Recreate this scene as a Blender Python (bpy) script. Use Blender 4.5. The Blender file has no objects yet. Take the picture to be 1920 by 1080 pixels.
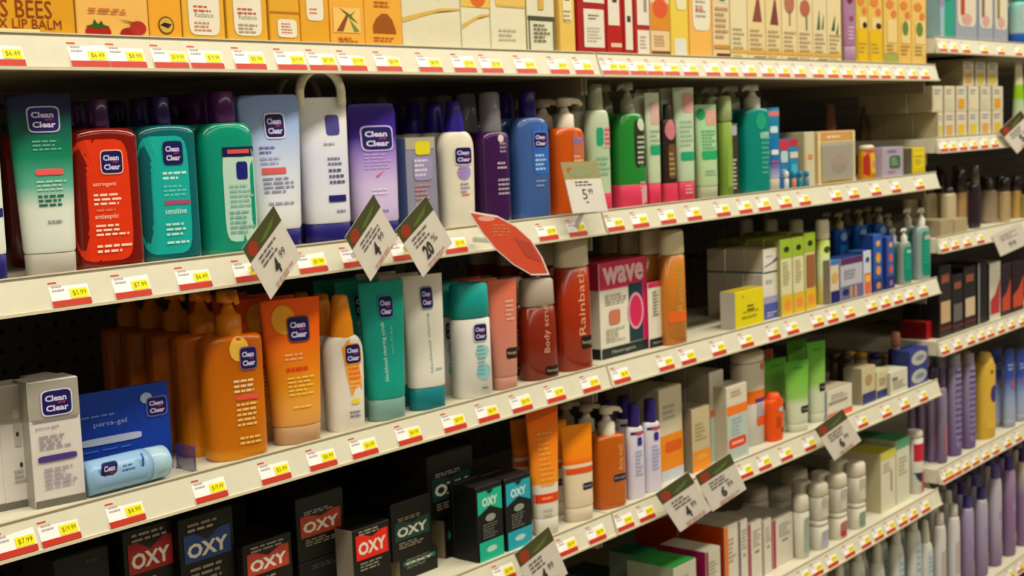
import bpy, math, random
from mathutils import Vector, Matrix
random.seed(7)
S = bpy.context.scene
COL = S.collection

# ------------------------------------------------------------------ camera
F = 2600.0; D = 1.16; EYE = 1.45
_R = Vector((0.62941447, -0.7760222, -0.04033566))
_U = Vector((0.11012098, 0.03769252, 0.99320322))
_W = Vector((0.7692274, 0.62957828, -0.10918055))
CAM = Vector((0, -D, EYE))
cd = bpy.data.cameras.new('camera'); cam = bpy.data.objects.new('camera', cd); COL.objects.link(cam)
cam.matrix_world = Matrix(((_R.x, _U.x, -_W.x, CAM.x), (_R.y, _U.y, -_W.y, CAM.y), (_R.z, _U.z, -_W.z, CAM.z), (0, 0, 0, 1)))
cd.sensor_width = 36; cd.lens = F / 1920 * 36; cd.clip_start = .05
cd.dof.use_dof = True; cd.dof.focus_distance = 1.12; cd.dof.aperture_fstop = 14.0
S.camera = cam
# ------------------------------------------------------------------ light
w = bpy.data.worlds.new('world'); S.world = w; w.use_nodes = True
bg = w.node_tree.nodes['Background']; bg.inputs[0].default_value = (1, .92, .78, 1); bg.inputs[1].default_value = .12
def area(name, loc, rot, sx, sy, e, col):
    l = bpy.data.lights.new(name, 'AREA'); l.shape = 'RECTANGLE'; l.size = sx; l.size_y = sy; l.energy = e; l.color = col
    o = bpy.data.objects.new(name, l); COL.objects.link(o); o.location = loc; o.rotation_euler = rot
for x_ in (-1.4, .9, 3.2, 5.5):
    area('ceiling_tube_light', (x_, -.95, 3.12), (0, 0, 0), 2.2, .3, 47, (1, .92, .76))
    area('ceiling_tube_light', (x_, -2.9, 3.12), (0, 0, 0), 2.2, .3, 19, (1, .92, .76))
S.view_settings.view_transform = 'Standard'; S.view_settings.look = 'None'
S.view_settings.gamma = 1; S.view_settings.exposure = 0.0; S.view_settings.use_curve_mapping = False

# ------------------------------------------------------------------ projections used to place things on the shelves
def Xat(u, Y, Z):
    k = F * _R - (u - 960) * _W
    return -(k.y * (Y + D) + k.z * (Z - EYE)) / k.x
def Zat(v, X, Y):
    k = F * _U + (v - 540) * _W
    return EYE - (k.x * X + k.y * (Y + D)) / k.z
def hit_plane(u, v, P0, n):
    d = _W * F + _R * (u - 960) - _U * (v - 540)
    return CAM + d * ((P0 - CAM).dot(n) / d.dot(n))

# ------------------------------------------------------------------ materials
MATS = {}
def lin(h):
    h = h.lstrip('#'); o = []
    for i in (0, 2, 4):
        c = int(h[i:i+2], 16) / 255; o.append(c / 12.92 if c < .04045 else ((c + .055) / 1.055) ** 2.4)
    return (*o, 1)
def M(h, rough=.42, trans=0, coat=0, alpha=1, metal=0):
    key = (h, rough, trans, coat, alpha, metal)
    if key in MATS: return MATS[key]
    m = bpy.data.materials.new('plastic_' + h); m.use_nodes = True; nt = m.node_tree
    p = nt.nodes['Principled BSDF']
    c = lin(h)
    tc = nt.nodes.new('ShaderNodeTexCoord'); nz = nt.nodes.new('ShaderNodeTexNoise'); nz.inputs['Scale'].default_value = 60
    mx = nt.nodes.new('ShaderNodeMixRGB'); mx.blend_type = 'MULTIPLY'; mx.inputs[0].default_value = .12
    mx.inputs[1].default_value = c
    nt.links.new(tc.outputs['Object'], nz.inputs['Vector']); nt.links.new(nz.outputs['Fac'], mx.inputs[2]); nt.links.new(mx.outputs[0], p.inputs['Base Color'])
    p.inputs['Roughness'].default_value = rough; p.inputs['Transmission Weight'].default_value = trans
    p.inputs['Coat Weight'].default_value = coat; p.inputs['Specular IOR Level'].default_value = .3; p.inputs['Alpha'].default_value = alpha; p.inputs['Metallic'].default_value = metal
    MATS[key] = m; return m
def G(*stops, rough=.35, trans=0):
    "printed colour that changes with height on the pack"
    key = ('g', stops, rough, trans)
    if key in MATS: return MATS[key]
    m = M(stops[0][1], rough, trans, 0).copy(); nt = m.node_tree; m.name = 'gradient_print'
    p = nt.nodes['Principled BSDF']; tc = nt.nodes.new('ShaderNodeTexCoord'); sp = nt.nodes.new('ShaderNodeSeparateXYZ'); r = nt.nodes.new('ShaderNodeValToRGB')
    nt.links.new(tc.outputs['Generated'], sp.inputs[0]); nt.links.new(sp.outputs['Z'], r.inputs[0]); nt.links.new(r.outputs[0], p.inputs['Base Color'])
    e = r.color_ramp.elements; e[0].position = stops[0][0]; e[0].color = lin(stops[0][1]); e[1].position = stops[-1][0]; e[1].color = lin(stops[-1][1])
    for q, c in stops[1:-1]: x = e.new(q); x.color = lin(c)
    MATS[key] = m; return m
def mat(c):
    return M(c) if isinstance(c, str) else c
GEL = lambda h: M(h, .14, .3, .35)
CLR = M('b8b8b0', .12, 0, .3, .34)
NAVY = '1f1870'

# ------------------------------------------------------------------ mesh helpers
class MB:
    def __init__(s): s.v = []; s.f = []; s.m = []; s.sm = []; s.mats = []
    def mi(s, m):
        m = mat(m)
        if m not in s.mats: s.mats.append(m)
        return s.mats.index(m)
    def add(s, vs, fs, m, smooth=False):
        o = len(s.v); i = s.mi(m); s.v += [tuple(v) for v in vs]
        for f in fs: s.f.append(tuple(a + o for a in f)); s.m.append(i); s.sm.append(smooth)
    def box(s, x0, x1, y0, y1, z0, z1, m, ch=0, faces=None):
        if ch <= 0:
            vs = [(x, y, z) for z in (z0, z1) for y in (y0, y1) for x in (x0, x1)]
            fs = [(0, 2, 3, 1), (4, 5, 7, 6), (0, 1, 5, 4), (2, 6, 7, 3), (0, 4, 6, 2), (1, 3, 7, 5)]
            for k, f in enumerate(fs):
                mm = m if not faces or faces.get('btfkLR'[k]) is None else faces['btfkLR'[k]]
                s.add([vs[i] for i in f], [(0, 1, 2, 3)], mm)
            return
        c = ch; P = []
        def ring(z, q): return [(x0+q+c, y0+q, z), (x1-q-c, y0+q, z), (x1-q, y0+q+c, z), (x1-q, y1-q-c, z), (x1-q-c, y1-q, z), (x0+q+c, y1-q, z), (x0+q, y1-q-c, z), (x0+q, y0+q+c, z)]
        rs = [ring(z0, c*.6), ring(z0+c, 0), ring(z1-c, 0), ring(z1, c*.6)]
        names = ['f', 'R', 'R', 'R', 'k', 'L', 'L', 'f']
        for j in range(3):
            for i in range(8):
                k = (i+1) % 8; nm = {0: 'f', 2: 'R', 4: 'k', 6: 'L'}.get(i)
                mm = m
                if faces and nm and faces.get(nm) is not None: mm = faces[nm]
                s.add([rs[j][i], rs[j][k], rs[j+1][k], rs[j+1][i]], [(0, 1, 2, 3)], mm)
        s.add(rs[0], [tuple(range(7, -1, -1))], m)
        s.add(rs[3], [tuple(range(8))], faces['t'] if faces and faces.get('t') is not None else m)
    def loft(s, secs, m, N=28, cx=0, cy=0):
        "secs: (z, a, b, n)"
        V = []
        for z, a, b, n in secs:
            for k in range(N):
                t = 2*math.pi*k/N; c, q = math.cos(t), math.sin(t)
                V.append((cx + a*math.copysign(abs(c)**(2/n), c), cy + b*math.copysign(abs(q)**(2/n), q), z))
        fs = []
        for j in range(len(secs)-1):
            for k in range(N):
                l = (k+1) % N; fs.append((j*N+k, j*N+l, (j+1)*N+l, (j+1)*N+k))
        s.add(V, fs, m, True)
        s.add(V[:N], [tuple(range(N-1, -1, -1))], m); s.add(V[-N:], [tuple(range(N))], m)
    def tube(s, pts, r, m, N=10):
        V = []; pts = [Vector(p) for p in pts]
        for i, p in enumerate(pts):
            d = (pts[min(i+1, len(pts)-1)] - pts[max(i-1, 0)]).normalized()
            a = d.orthogonal().normalized() if i == 0 else (a - d*a.dot(d)).normalized()
            b = d.cross(a); rr = r[i] if isinstance(r, (list, tuple)) else r
            V += [p + (a*math.cos(2*math.pi*k/N) + b*math.sin(2*math.pi*k/N))*rr for k in range(N)]
        fs = [(j*N+k, j*N+(k+1) % N, (j+1)*N+(k+1) % N, (j+1)*N+k) for j in range(len(pts)-1) for k in range(N)]
        fs += [tuple(range(N-1, -1, -1)), tuple(range((len(pts)-1)*N, len(pts)*N))]
        s.add(V, fs, m, True)
    def build(s, name, parent=None):
        me = bpy.data.meshes.new(name); me.from_pydata(s.v, [], s.f)
        for m in s.mats: me.materials.append(m)
        me.polygons.foreach_set('material_index', s.m); me.polygons.foreach_set('use_smooth', s.sm); me.update()
        o = bpy.data.objects.new(name, me); COL.objects.link(o)
        if parent: o.parent = parent
        return o
def rounded_edges(z0, z1, a0, b0, a1, b1, n, e=.0015):
    e = min(e, (z1-z0)*.3)
    return [(z0, a0-e, b0-e, n), (z0+e, a0, b0, n), (z1-e, a1, b1, n), (z1, a1-e, b1-e, n)]

# text outlines, cached
TXT = {}
def text_mesh(s):
    if s in TXT: return TXT[s]
    c = bpy.data.curves.new('t', 'FONT'); c.body = s.lstrip('*'); c.resolution_u = 2; c.offset = .035 if s[0] == '*' else 0; o = bpy.data.objects.new('t', c); COL.objects.link(o)
    dg = bpy.context.evaluated_depsgraph_get(); me = o.evaluated_get(dg).to_mesh()
    vs = [(v.co.x, v.co.y) for v in me.vertices]; fs = [tuple(p.vertices) for p in me.polygons]
    o.evaluated_get(dg).to_mesh_clear(); bpy.data.objects.remove(o); bpy.data.curves.remove(c)
    x0 = min(v[0] for v in vs); x1 = max(v[0] for v in vs); y0 = min(v[1] for v in vs); y1 = max(v[1] for v in vs)
    TXT[s] = ([((x-x0)/(x1-x0)-.5, (y-y0)/(y1-y0)-.5) for x, y in vs], fs); return TXT[s]
# ------------------------------------------------------------------ print on packs
def draw(mb, art, fn, rnd=None):
    "fn(x, z, off) -> point on the pack's surface; x in -1..1, z in 0..1"
    rnd = rnd or random; L = 0
    for e in art:
        L += 1; off = .0004 + L*.00012; k = e[0]
        if k == 'b':
            _, x0, z0, x1, z1, c = e; nx = max(1, int(abs(x1-x0)*7)); nz = max(1, int(abs(z1-z0)*5))
            vs = [fn(x0+(x1-x0)*i/nx, z0+(z1-z0)*j/nz, off) for j in range(nz+1) for i in range(nx+1)]
            mb.add(vs, [(j*(nx+1)+i, j*(nx+1)+i+1, (j+1)*(nx+1)+i+1, (j+1)*(nx+1)+i) for j in range(nz) for i in range(nx)], c)
        elif k in 'rep':
            if k == 'e':
                _, cx, cz, rx, rz, c = e; ou = [(math.cos(2*math.pi*i/20)*rx, math.sin(2*math.pi*i/20)*rz) for i in range(20)]
            elif k == 'r':
                _, x0, z0, x1, z1, c = e; cx, cz = (x0+x1)/2, (z0+z1)/2; hx, hz = (x1-x0)/2, (z1-z0)/2
                ou = []
                for i in range(20):
                    t = 2*math.pi*(i+.5)/20; a, b = math.cos(t), math.sin(t)
                    ou.append((math.copysign(abs(a)**.35, a)*hx, math.copysign(abs(b)**.35, b)*hz))
            else:
                _, pts, c = e; cx = sum(p[0] for p in pts)/len(pts); cz = sum(p[1] for p in pts)/len(pts); ou = [(p[0]-cx, p[1]-cz) for p in pts]
            n = len(ou); vs = [fn(cx, cz, off)] + [fn(cx+a*.5, cz+b*.5, off) for a, b in ou] + [fn(cx+a, cz+b, off) for a, b in ou]
            fs = []
            for i in range(n):
                j = (i+1) % n; fs += [(0, 1+i, 1+j), (1+i, 1+n+i, 1+n+j, 1+j)]
            mb.add(vs, fs, c)
        elif k == 't':
            _, s, cx, cz, w_, h_, c = e[:7]; rot = e[7] if len(e) > 7 else 0
            vs, fs = text_mesh(s)
            if rot: P = [fn(cx - y*w_, cz + x*h_, off) for x, y in vs]
            else: P = [fn(cx + x*w_, cz + y*h_, off) for x, y in vs]
            mb.add(P, fs, c)
        elif k == 'l':
            _, x0, zt, x1, n, dz, c = e
            for i in range(n):
                z = zt - i*dz; x = x0
                end = x0 + (x1-x0)*rnd.uniform(.6, 1)
                while x < end:
                    q = min(end, x + (x1-x0)*rnd.uniform(.12, .3)); mb.add([fn(x, z-dz*.24, off), fn(q, z-dz*.24, off), fn(q, z+dz*.24, off), fn(x, z+dz*.24, off)], [(0, 1, 2, 3)], c)
                    x = q + (x1-x0)*.05
        elif k == 'logo':
            _, cx, cz, w_, h_ = e[:5]; bc = e[5] if len(e) > 5 else 'e6e2f2'
            draw(mb, [('r', cx-w_*.55, cz-h_*.56, cx+w_*.55, cz+h_*.56, bc), ('r', cx-w_*.5, cz-h_*.5, cx+w_*.5, cz+h_*.5, '17125a'),
                      ('t', '*Clean', cx-w_*.03, cz+h_*.19, w_*.74, h_*.26, 'cfc8ec'), ('t', 'and', cx+w_*.16, cz-h_*.0, w_*.24, h_*.11, 'e04060'), ('t', '*Clear', cx, cz-h_*.22, w_*.78, h_*.26, 'cfc8ec')],
                 lambda x, z, o: fn(x, z, o+off), rnd)

SHELF = {'A': 1.5586, 'B': 1.3347, 'C': 1.1116, 'D': .8918, 'E': .6522, 'F': .41,
         'a': 1.6166, 'b': 1.4072, 'c': 1.195, 'd': .9739, 'e': .6934, 'f': .363}
WORD = {'A': 'top shelf', 'B': 'second shelf', 'C': 'third shelf', 'D': 'fourth shelf', 'E': 'fifth shelf', 'F': 'lowest shelf',
        'a': 'top shelf of the far unit', 'b': 'second shelf of the far unit', 'c': 'third shelf of the far unit', 'd': 'fourth shelf of the far unit',
        'e': 'fifth shelf of the far unit', 'f': 'lowest shelf of the far unit'}
ORD = ['', 'second', 'third', 'fourth', 'fifth', 'sixth']
def empty(name, loc, rz, label, cat, group=None):
    o = bpy.data.objects.new(name, None); COL.objects.link(o); o.location = loc; o.rotation_euler = (0, 0, rz); o.empty_display_size = .02
    o['label'] = label; o['category'] = cat
    if group: o['group'] = group
    return o
def copies(root, rows, step, label, skip=0):
    ch = list(root.children); c, s_ = math.cos(root.rotation_euler.z), math.sin(root.rotation_euler.z)
    for i in range(1, rows):
        r = root.copy(); COL.objects.link(r); r.location = root.location + Vector((random.uniform(-.002, .002), step*i, 0))
        r['label'] = label + ', ' + ORD[i] + ' back in its line'
        for o in ch:
            if o.name.startswith('printed_label') and i > 2: continue
            q = o.copy(); COL.objects.link(q); q.parent = r
            for g in o.children:
                h = g.copy(); COL.objects.link(h); h.parent = q
PL = {'bottle': 'bottles', 'tube': 'tubes', 'box': 'boxes', 'jar': 'jars', 'pack': 'packs', 'can': 'cans'}
def finish(root, rows, step, label):
    if rows > 1: copies(root, rows, step, label)

# ------------------------------------------------------------------ round things: tubes and bottles
def fit_round(s, u0, u1, sb, t, rz, zb=None):
    Z = SHELF[s] if zb is None else zb; b = .02
    for _ in range(6):
        Y = sb + b; x0, x1 = Xat(u0, Y, Z), Xat(u1, Y, Z)
        t0, t1 = math.atan2(x0, Y+D), math.atan2(x1, Y+D); tm = (t0+t1)/2
        X = (Y+D)*math.tan(tm); dist = (Y+D)/math.cos(tm); h = dist*math.tan((t1-t0)/2)
        c, q = math.cos(tm+rz), math.sin(tm+rz); a = h/math.sqrt(c*c + t*t*q*q); b = a*t
    return X, Y, Z, a, b
def fn_round(secs):
    def f(x, z, off):
        H0, H1 = secs[0][0], secs[-1][0]; zz = z
        for i in range(len(secs)-1):
            if secs[i+1][0] >= zz or i == len(secs)-2: break
        p, q = secs[i], secs[i+1]; k = 0 if q[0] == p[0] else max(0, min(1, (zz-p[0])/(q[0]-p[0])))
        a, b, n = (p[j]+(q[j]-p[j])*k for j in (1, 2, 3)); x = max(-.995, min(.995, x))
        return (x*a, -b*(1-abs(x)**n)**(1/n) - off, zz)
    return f
NAME = {'tube': 'squeeze_tube', 'bottle': 'bottle', 'pump': 'pump_bottle', 'can': 'cylinder_bottle', 'tottle': 'lotion_bottle', 'flat': 'bottle'}
def R(kind, s, u0, u1, vt, label, body, cap='1f1870', art=(), capb=None, sb=.008, t=.55, rz=-.12, rows=1, n=2.4, caph=.12, capw=.42, sh=.8,
      name=None, cat=None, H=None, top=1.06, neck=True, nd=-1, group=None, band=None, zb=None, gap=.004, clear=None, foot=None, rt=0):
    X, Y, Z, a, b = fit_round(s, u0, u1, sb, t, rz, zb)
    if H is None: H = Zat(vt, X, Y) - Z
    cat = cat or ('tube' if kind == 'tube' else 'bottle')
    root = empty(name or NAME[kind], (X, Y, Z), rz, label, cat, group or PL.get(cat, 'packs') + ' on the ' + WORD[s])
    mb = MB(); cb = MB()
    if kind == 'tube':        # stands on its cap, crimped flat on top
        c = caph*H
        cb.loft(rounded_edges(0, c, a*.93, b*.93, a*.95, b*.95, n), cap); cb.build('cap', root)
        secs = [(c, a*.93, b*.95, n), (c+.003, a*.97, b, n)]
        for k in range(1, 9):
            q = k/8; secs.append((c+.003+(H-c-.003)*q*.95, a*(.97+(top-.97)*q), b*(1-q**1.25)+.0022*q, 2.2+q*.6))
        secs.append((H, a*top, .0018, 3))
        if rt:            # rounded crimp corners
            secs = [q_ for q_ in secs if q_[0] < H*(1-rt)]; q0 = (H*(1-rt)-c)/(H-c)
            for k in range(0, 7):
                w_ = k/6; secs.append((H*(1-rt)+H*rt*math.sin(w_*math.pi/2), a*(.97+(top-.97)*q0)*(.86+.14*math.cos(w_*math.pi/2)) - a*.12*max(0, w_-.7), max(.002, b*(1-(q0+(1-q0)*w_)**1.25)+.002), 3))
        mb.loft(secs, body); bo = mb.build('body', root)
    elif kind in ('bottle', 'pump'):
        hb = H*(1-caph); hs = hb*sh; nk = max(.006, a*capw*.8)
        secs = [(0, a*.9, b*.88, n), (.003, a*.985, b*.98, n), (.008, a, b, n), (hs, a, b, n)]
        for k in range(1, 7):
            q = k/6; e = math.sqrt(max(0, 1-q**2)); secs.append((hs+(hb-hs)*(1-(1-q)**1.6 if q < 1 else 1), nk+(a-nk)*e**.8, min(b, nk)*1.0+(b-min(b, nk))*e**.8, n+(2-n)*q))
        mb.loft(secs, body); bo = mb.build('body', root)
        if kind == 'bottle':
            r = a*capw; r2 = min(r, b*1.05) if b < r else r
            cb.loft(rounded_edges(hb-.001, H, r, r2, r*.92, r2*.92, 2.0), cap, N=20); cb.build('cap', root)
        else:
            r = a*capw; ch = H-hb; r = min(r, b*.95)
            cb.loft([(hb-.001, r, r, 2), (hb+ch*.42, r*.96, r*.96, 2), (hb+ch*.48, r*.6, r*.6, 2), (hb+ch*.66, r*.38, r*.38, 2)], cap, N=18); cb.build('pump_collar', root)
            pb = MB(); z = hb+ch*.8
            pb.loft([(hb+ch*.6, r*.3, r*.3, 2), (hb+ch*.72, r*.34, r*.34, 2), (hb+ch*.74, r*.8, r*.8, 2), (H-.001, r*.78, r*.78, 2), (H, r*.6, r*.6, 2)], cap, N=18)
            qy = .25 if nd else 1; pb.tube([(0, 0, H-ch*.12), (nd*r*.9, -r*.9*qy, H-ch*.1), (nd*r*1.6, -r*1.6*qy, H-ch*.14), (nd*r*1.9, -r*1.9*qy, H-ch*.26)], [r*.36, r*.34, r*.28, r*.2], cap); pb.build('pump_head', root)
    elif kind == 'can':       # straight cylinder with a wide cap on top
        hb = H*(1-caph)
        secs = rounded_edges(0, hb, a, b, a*top, b*top, n); mb.loft(secs, body); bo = mb.build('body', root)
        cb.loft(rounded_edges(hb+.0006, H, a*top*.99, b*top*.99, a*top*.95, b*top*.95, n, .003), cap); cb.build('cap', root)
    elif kind == 'tottle':    # slender lotion bottle whose shoulders round into a tapering cap
        hb = H*(1-caph); hs = hb*sh; r = a*capw
        secs = [(0, a*.84, b*.9, n), (.004, a*.9, b, n), (hb*.25, a*.93, b, n), (hs*.9, a, b, n), (hs, a*.99, b, n)]
        for k in range(1, 7):
            q = k/6; secs.append((hs+(hb-hs)*math.sin(q*math.pi/2), r+(a*.99-r)*math.cos(q*math.pi/2), min(b, r)+(b-min(b, r))*math.cos(q*math.pi/2), n+(2-n)*q))
        mb.loft(secs, body); bo = mb.build('body', root); rr = min(r, b)
        cb.loft([(hb-.001, r*1.05, rr*1.05, 2), (hb+(H-hb)*.3, r, rr, 2), (hb+(H-hb)*.7, r*.8, rr*.8, 2), (hb+(H-hb)*.95, r*.68, rr*.68, 2), (H, r*.5, rr*.5, 2)], cap, N=20); cb.build('cap', root)
    if foot:                  # coloured moulded base around the foot
        fb = MB(); fb.loft([(0, a*1.0, b*1.0, n), (.001, a*1.03, b*1.04, n), (H*foot[0], a*1.03, b*1.04, n), (H*foot[0]+.001, a*1.0, b*1.0, n)], foot[1]); fb.build('foot', root)
    if clear:                 # clear overcap
        fb = MB(); hb = H*(1-caph); r = a*capw*1.25; r = min(r, b); fb.loft([(hb*.99, r, r, 2), (H*1.0, r*.92, r*.92, 2), (H*1.02, r*.7, r*.7, 2)], CLR, N=18); fb.build('overcap', root)
    if art:
        lb = MB(); g = fn_round(secs); draw(lb, art, lambda x, z, o: g(x, z*H, o)); lb.build('printed_label', root)
    root['_h'] = H
    del root['_h']
    finish(root, rows, 2*b+gap, label)
    return root, a, b, H
# ------------------------------------------------------------------ cartons
def B(s, u0, u1, vt, label, col, side=None, topc=None, art=(), sart=(), tart=(), d=.05, sb=.012, rz=0, rows=1, H=None, zb=None, name='carton', cat='box', group=None, gap=.002, flap=True):
    Z = SHELF[s] if zb is None else zb
    X0, X1 = Xat(u0, sb, Z), Xat(u1, sb, Z); X = (X0+X1)/2; W = X1-X0
    if H is None: H = Zat(vt, X, sb) - Z
    root = empty(name, (X, sb, Z), rz, label, cat, group or PL.get(cat, 'packs') + ' on the ' + WORD[s])
    mb = MB(); mb.box(-W/2, W/2, 0, d, 0, H, col, .0008, {'L': side, 'R': side, 't': topc}); mb.build('carton_body', root)
    if flap:
        fb = MB(); fb.box(-W/2+.0012, W/2-.0012, .0009, d*.93, H+.0001, H+.0007, topc or col); fb.build('top_flap', root)
    if art or sart or tart:
        lb = MB()
        if art: draw(lb, art, lambda x, z, o: (x*W/2*.99, -o, z*H))
        if sart: draw(lb, sart, lambda x, z, o: (-W/2-o, d/2-x*d/2*.98, z*H))
        if tart: draw(lb, tart, lambda x, z, o: (x*W/2*.99, z*d, H+.0008+o))
        lb.build('printed_label', root)
    finish(root, rows, d+gap, label)
    return root, X, W, H

# ------------------------------------------------------------------ the shelving
X_SEAM, X_END = 1.624, 2.843
SH_W = 'cfc9b0'
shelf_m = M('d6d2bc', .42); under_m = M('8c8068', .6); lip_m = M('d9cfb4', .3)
peg = bpy.data.materials.new('pegboard'); peg.use_nodes = True
nt = peg.node_tree; p = nt.nodes['Principled BSDF']; p.inputs['Roughness'].default_value = .7
tc = nt.nodes.new('ShaderNodeTexCoord'); sc = nt.nodes.new('ShaderNodeVectorMath'); sc.operation = 'SCALE'; sc.inputs['Scale'].default_value = 1/.0254
fr = nt.nodes.new('ShaderNodeVectorMath'); fr.operation = 'FRACTION'; sb_ = nt.nodes.new('ShaderNodeVectorMath'); sb_.operation = 'SUBTRACT'; sb_.inputs[1].default_value = (.5, 0, .5)
ml = nt.nodes.new('ShaderNodeVectorMath'); ml.operation = 'MULTIPLY'; ml.inputs[1].default_value = (1, 0, 1)
ln = nt.nodes.new('ShaderNodeVectorMath'); ln.operation = 'LENGTH'; rp = nt.nodes.new('ShaderNodeValToRGB')
nt.links.new(tc.outputs['Object'], sc.inputs[0]); nt.links.new(sc.outputs[0], fr.inputs[0]); nt.links.new(fr.outputs[0], sb_.inputs[0]); nt.links.new(sb_.outputs[0], ml.inputs[0])
nt.links.new(ml.outputs[0], ln.inputs[0]); nt.links.new(ln.outputs['Value'], rp.inputs[0]); nt.links.new(rp.outputs[0], p.inputs['Base Color'])
rp.color_ramp.elements[0].position = .13; rp.color_ramp.elements[0].color = lin('0c0b0a'); rp.color_ramp.elements[1].position = .17; rp.color_ramp.elements[1].color = lin('5c5648')

fl = MB(); fl.box(-3, 8, -4, 3, -.05, 0, M('b8b09a', .35)); fo = fl.build('floor'); fo['kind'] = 'structure'
fl = MB(); fl.box(-3, 8, -4, 3, 3.2, 3.25, M('d8d4c4', .7)); fo = fl.build('ceiling'); fo['kind'] = 'structure'
fl = MB(); fl.box(-3, 8, .9, .95, 0, 3.2, M('8a8474', .7)); fo = fl.build('wall_back'); fo['kind'] = 'structure'

def gondola(name, x0, x1, label):
    root = empty(name, (x0, 0, 0), 0, label, 'shelving', 'shelving units along the aisle')
    W = x1-x0
    b = MB(); b.box(0, W, .425, .435, .02, 2.0, peg); b.build('pegboard_panel', root)
    for x in (.0,):
        b = MB(); b.box(x-.012, x+.012, .402, .424, .02, 2.0, M('7d776a', .5)); b.build('upright', root)
    b = MB(); b.box(.005, W-.005, .0, .40, .0, .12, M('6a655a', .5)); b.build('kick_plate', root)
gondola('shelving_unit', X_SEAM-1.219, X_SEAM, 'beige metal shelving unit with pegboard back holding the face washes')
gondola('shelving_unit', X_SEAM, X_END, 'beige metal shelving unit with pegboard back holding the small cartons and greens')
gondola('shelving_unit', X_END, X_END+1.9, 'beige metal shelving unit at the far end holding purple bottles')

# price tags
PRICES = ['$7.99', '$5.99', '$19.99', '$6.49', '$8.99', '$4.99']
def tag_mesh(price):
    mb = MB(); w_, h_ = .042, .0245
    mb.box(0, w_, -.0006, 0, 0, h_, 'f6f2f0')
    def fn(x, z, o): return (w_*(x+1)/2, -.0006-o*.5, z*h_)
    draw(mb, [('b', -1, 0, 1, .25, 'c03018'), ('b', -1.0, .93, -.55, 1.0, 'c84038'), ('b', .0, .28, .92, .66, 'f4e400'), ('t', price, .48, .47, .7, .22, '5a4e00'), ('l', -.85, .82, -.15, 2, .16, 'b8b0b8')], fn, random.Random(3))
    me = mb.build('price_tag'); d = me.data; bpy.data.objects.remove(me); return d
TAGM = [tag_mesh(p_) for p_ in PRICES]
RH, RP = .031, .011; TILT = math.atan2(RP, RH)
def shelf(key, x0, x1, label, tags, seed=1, depth=.40):
    Z = SHELF[key]; root = empty('shelf', (x0, 0, Z), 0, label, 'shelf', 'metal shelves of the shelving units'); W = x1-x0-.003
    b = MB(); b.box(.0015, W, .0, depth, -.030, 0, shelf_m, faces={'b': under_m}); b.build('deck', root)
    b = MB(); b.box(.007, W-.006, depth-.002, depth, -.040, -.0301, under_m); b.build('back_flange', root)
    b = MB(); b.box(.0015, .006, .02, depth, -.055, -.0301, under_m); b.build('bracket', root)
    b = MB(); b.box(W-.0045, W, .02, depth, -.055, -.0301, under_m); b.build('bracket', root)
    # slanted ticket rail
    r = MB(); c, q = math.cos(TILT), math.sin(TILT)
    prof = [(0, .003), (-.002, .003), (-.003, 0), (-RP, -RH+.003), (-RP-.002, -RH+.0025), (-RP-.002, -RH), (-.003, -RH), (0, -.012)]
    vs = [(x, y, z) for x in (.001, W) for y, z in prof]; n = len(prof)
    r.add(vs, [(i, (i+1) % n, n+(i+1) % n, n+i) for i in range(n)] + [tuple(range(n-1, -1, -1)), tuple(range(n, 2*n))], shelf_m)
    ro = r.build('ticket_rail', root)
    l2 = MB(); l2.box(.001, W, -.0042, -.0018, .0030, .0042, lip_m); l2.box(.001, W, -RP-.0032, -RP-.0021, -RH, -RH+.003, lip_m); l2.build('rail_lip', root)
    rg = random.Random(seed)
    for u in tags:
        X = Xat(u, -RP, Z-RH)
        if X < x0 or X+.042 > x1: 
            X = min(max(X, x0+.003), x1-.046)
        t = bpy.data.objects.new('price_tag', TAGM[rg.randrange(len(TAGM))]); COL.objects.link(t); t.parent = ro
        t.location = (X-x0, -RP-.0006, -RH+.0033); t.rotation_euler = (-TILT, 0, rg.uniform(-.004, .004))
XL = X_SEAM-1.219
def sp(l): return [u for u in l if u < 1115], [u for u in l if u >= 1115]
TG = {'A': [-30, 135, 208, 291, 360, 443, 522, 582, 640, 708, 787, 853, 905, 970, 1033, 1080, 1118, 1148, 1183, 1215, 1247, 1283, 1325, 1360, 1395, 1430, 1460, 1490, 1525, 1553, 1580, 1606, 1630, 1653, 1680, 1705, 1728],
      'B': [100, 218, 337, 443, 563, 645, 738, 836, 1012, 1068, 1135, 1188, 1240, 1290, 1345, 1387, 1423, 1463, 1500, 1560, 1593, 1635, 1673, 1718],
      'C': [-5, 80, 207, 368, 492, 582, 662, 748, 834, 898, 962, 1027, 1094, 1152, 1237, 1279, 1337, 1390, 1442, 1477, 1525, 1553, 1585, 1628, 1653, 1677, 1699, 1725],
      'D': [860, 930, 1050, 1105, 1155, 1200, 1389, 1424, 1465, 1510, 1610, 1655, 1690, 1725],
      'E': [1300, 1400, 1500, 1524, 1553, 1585, 1616, 1640, 1663, 1686, 1706, 1729], 'F': []}
LABS = {'A': 'topmost', 'B': 'second', 'C': 'third', 'D': 'fourth', 'E': 'fifth', 'F': 'lowest'}
HOLD = {'A': 'under the golden boxes', 'B': 'under the face wash bottles', 'C': 'under the orange bottles', 'D': 'under the black cartons', 'E': 'at hand height', 'F': 'left of the seam near the floor'}
HOLD2 = {'A': 'under pale cream cartons', 'B': 'under the green bottles', 'C': 'under the lone yellow box', 'D': 'under the lime green tubes', 'E': 'under white capped bottles', 'F': 'near the floor'}
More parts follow.
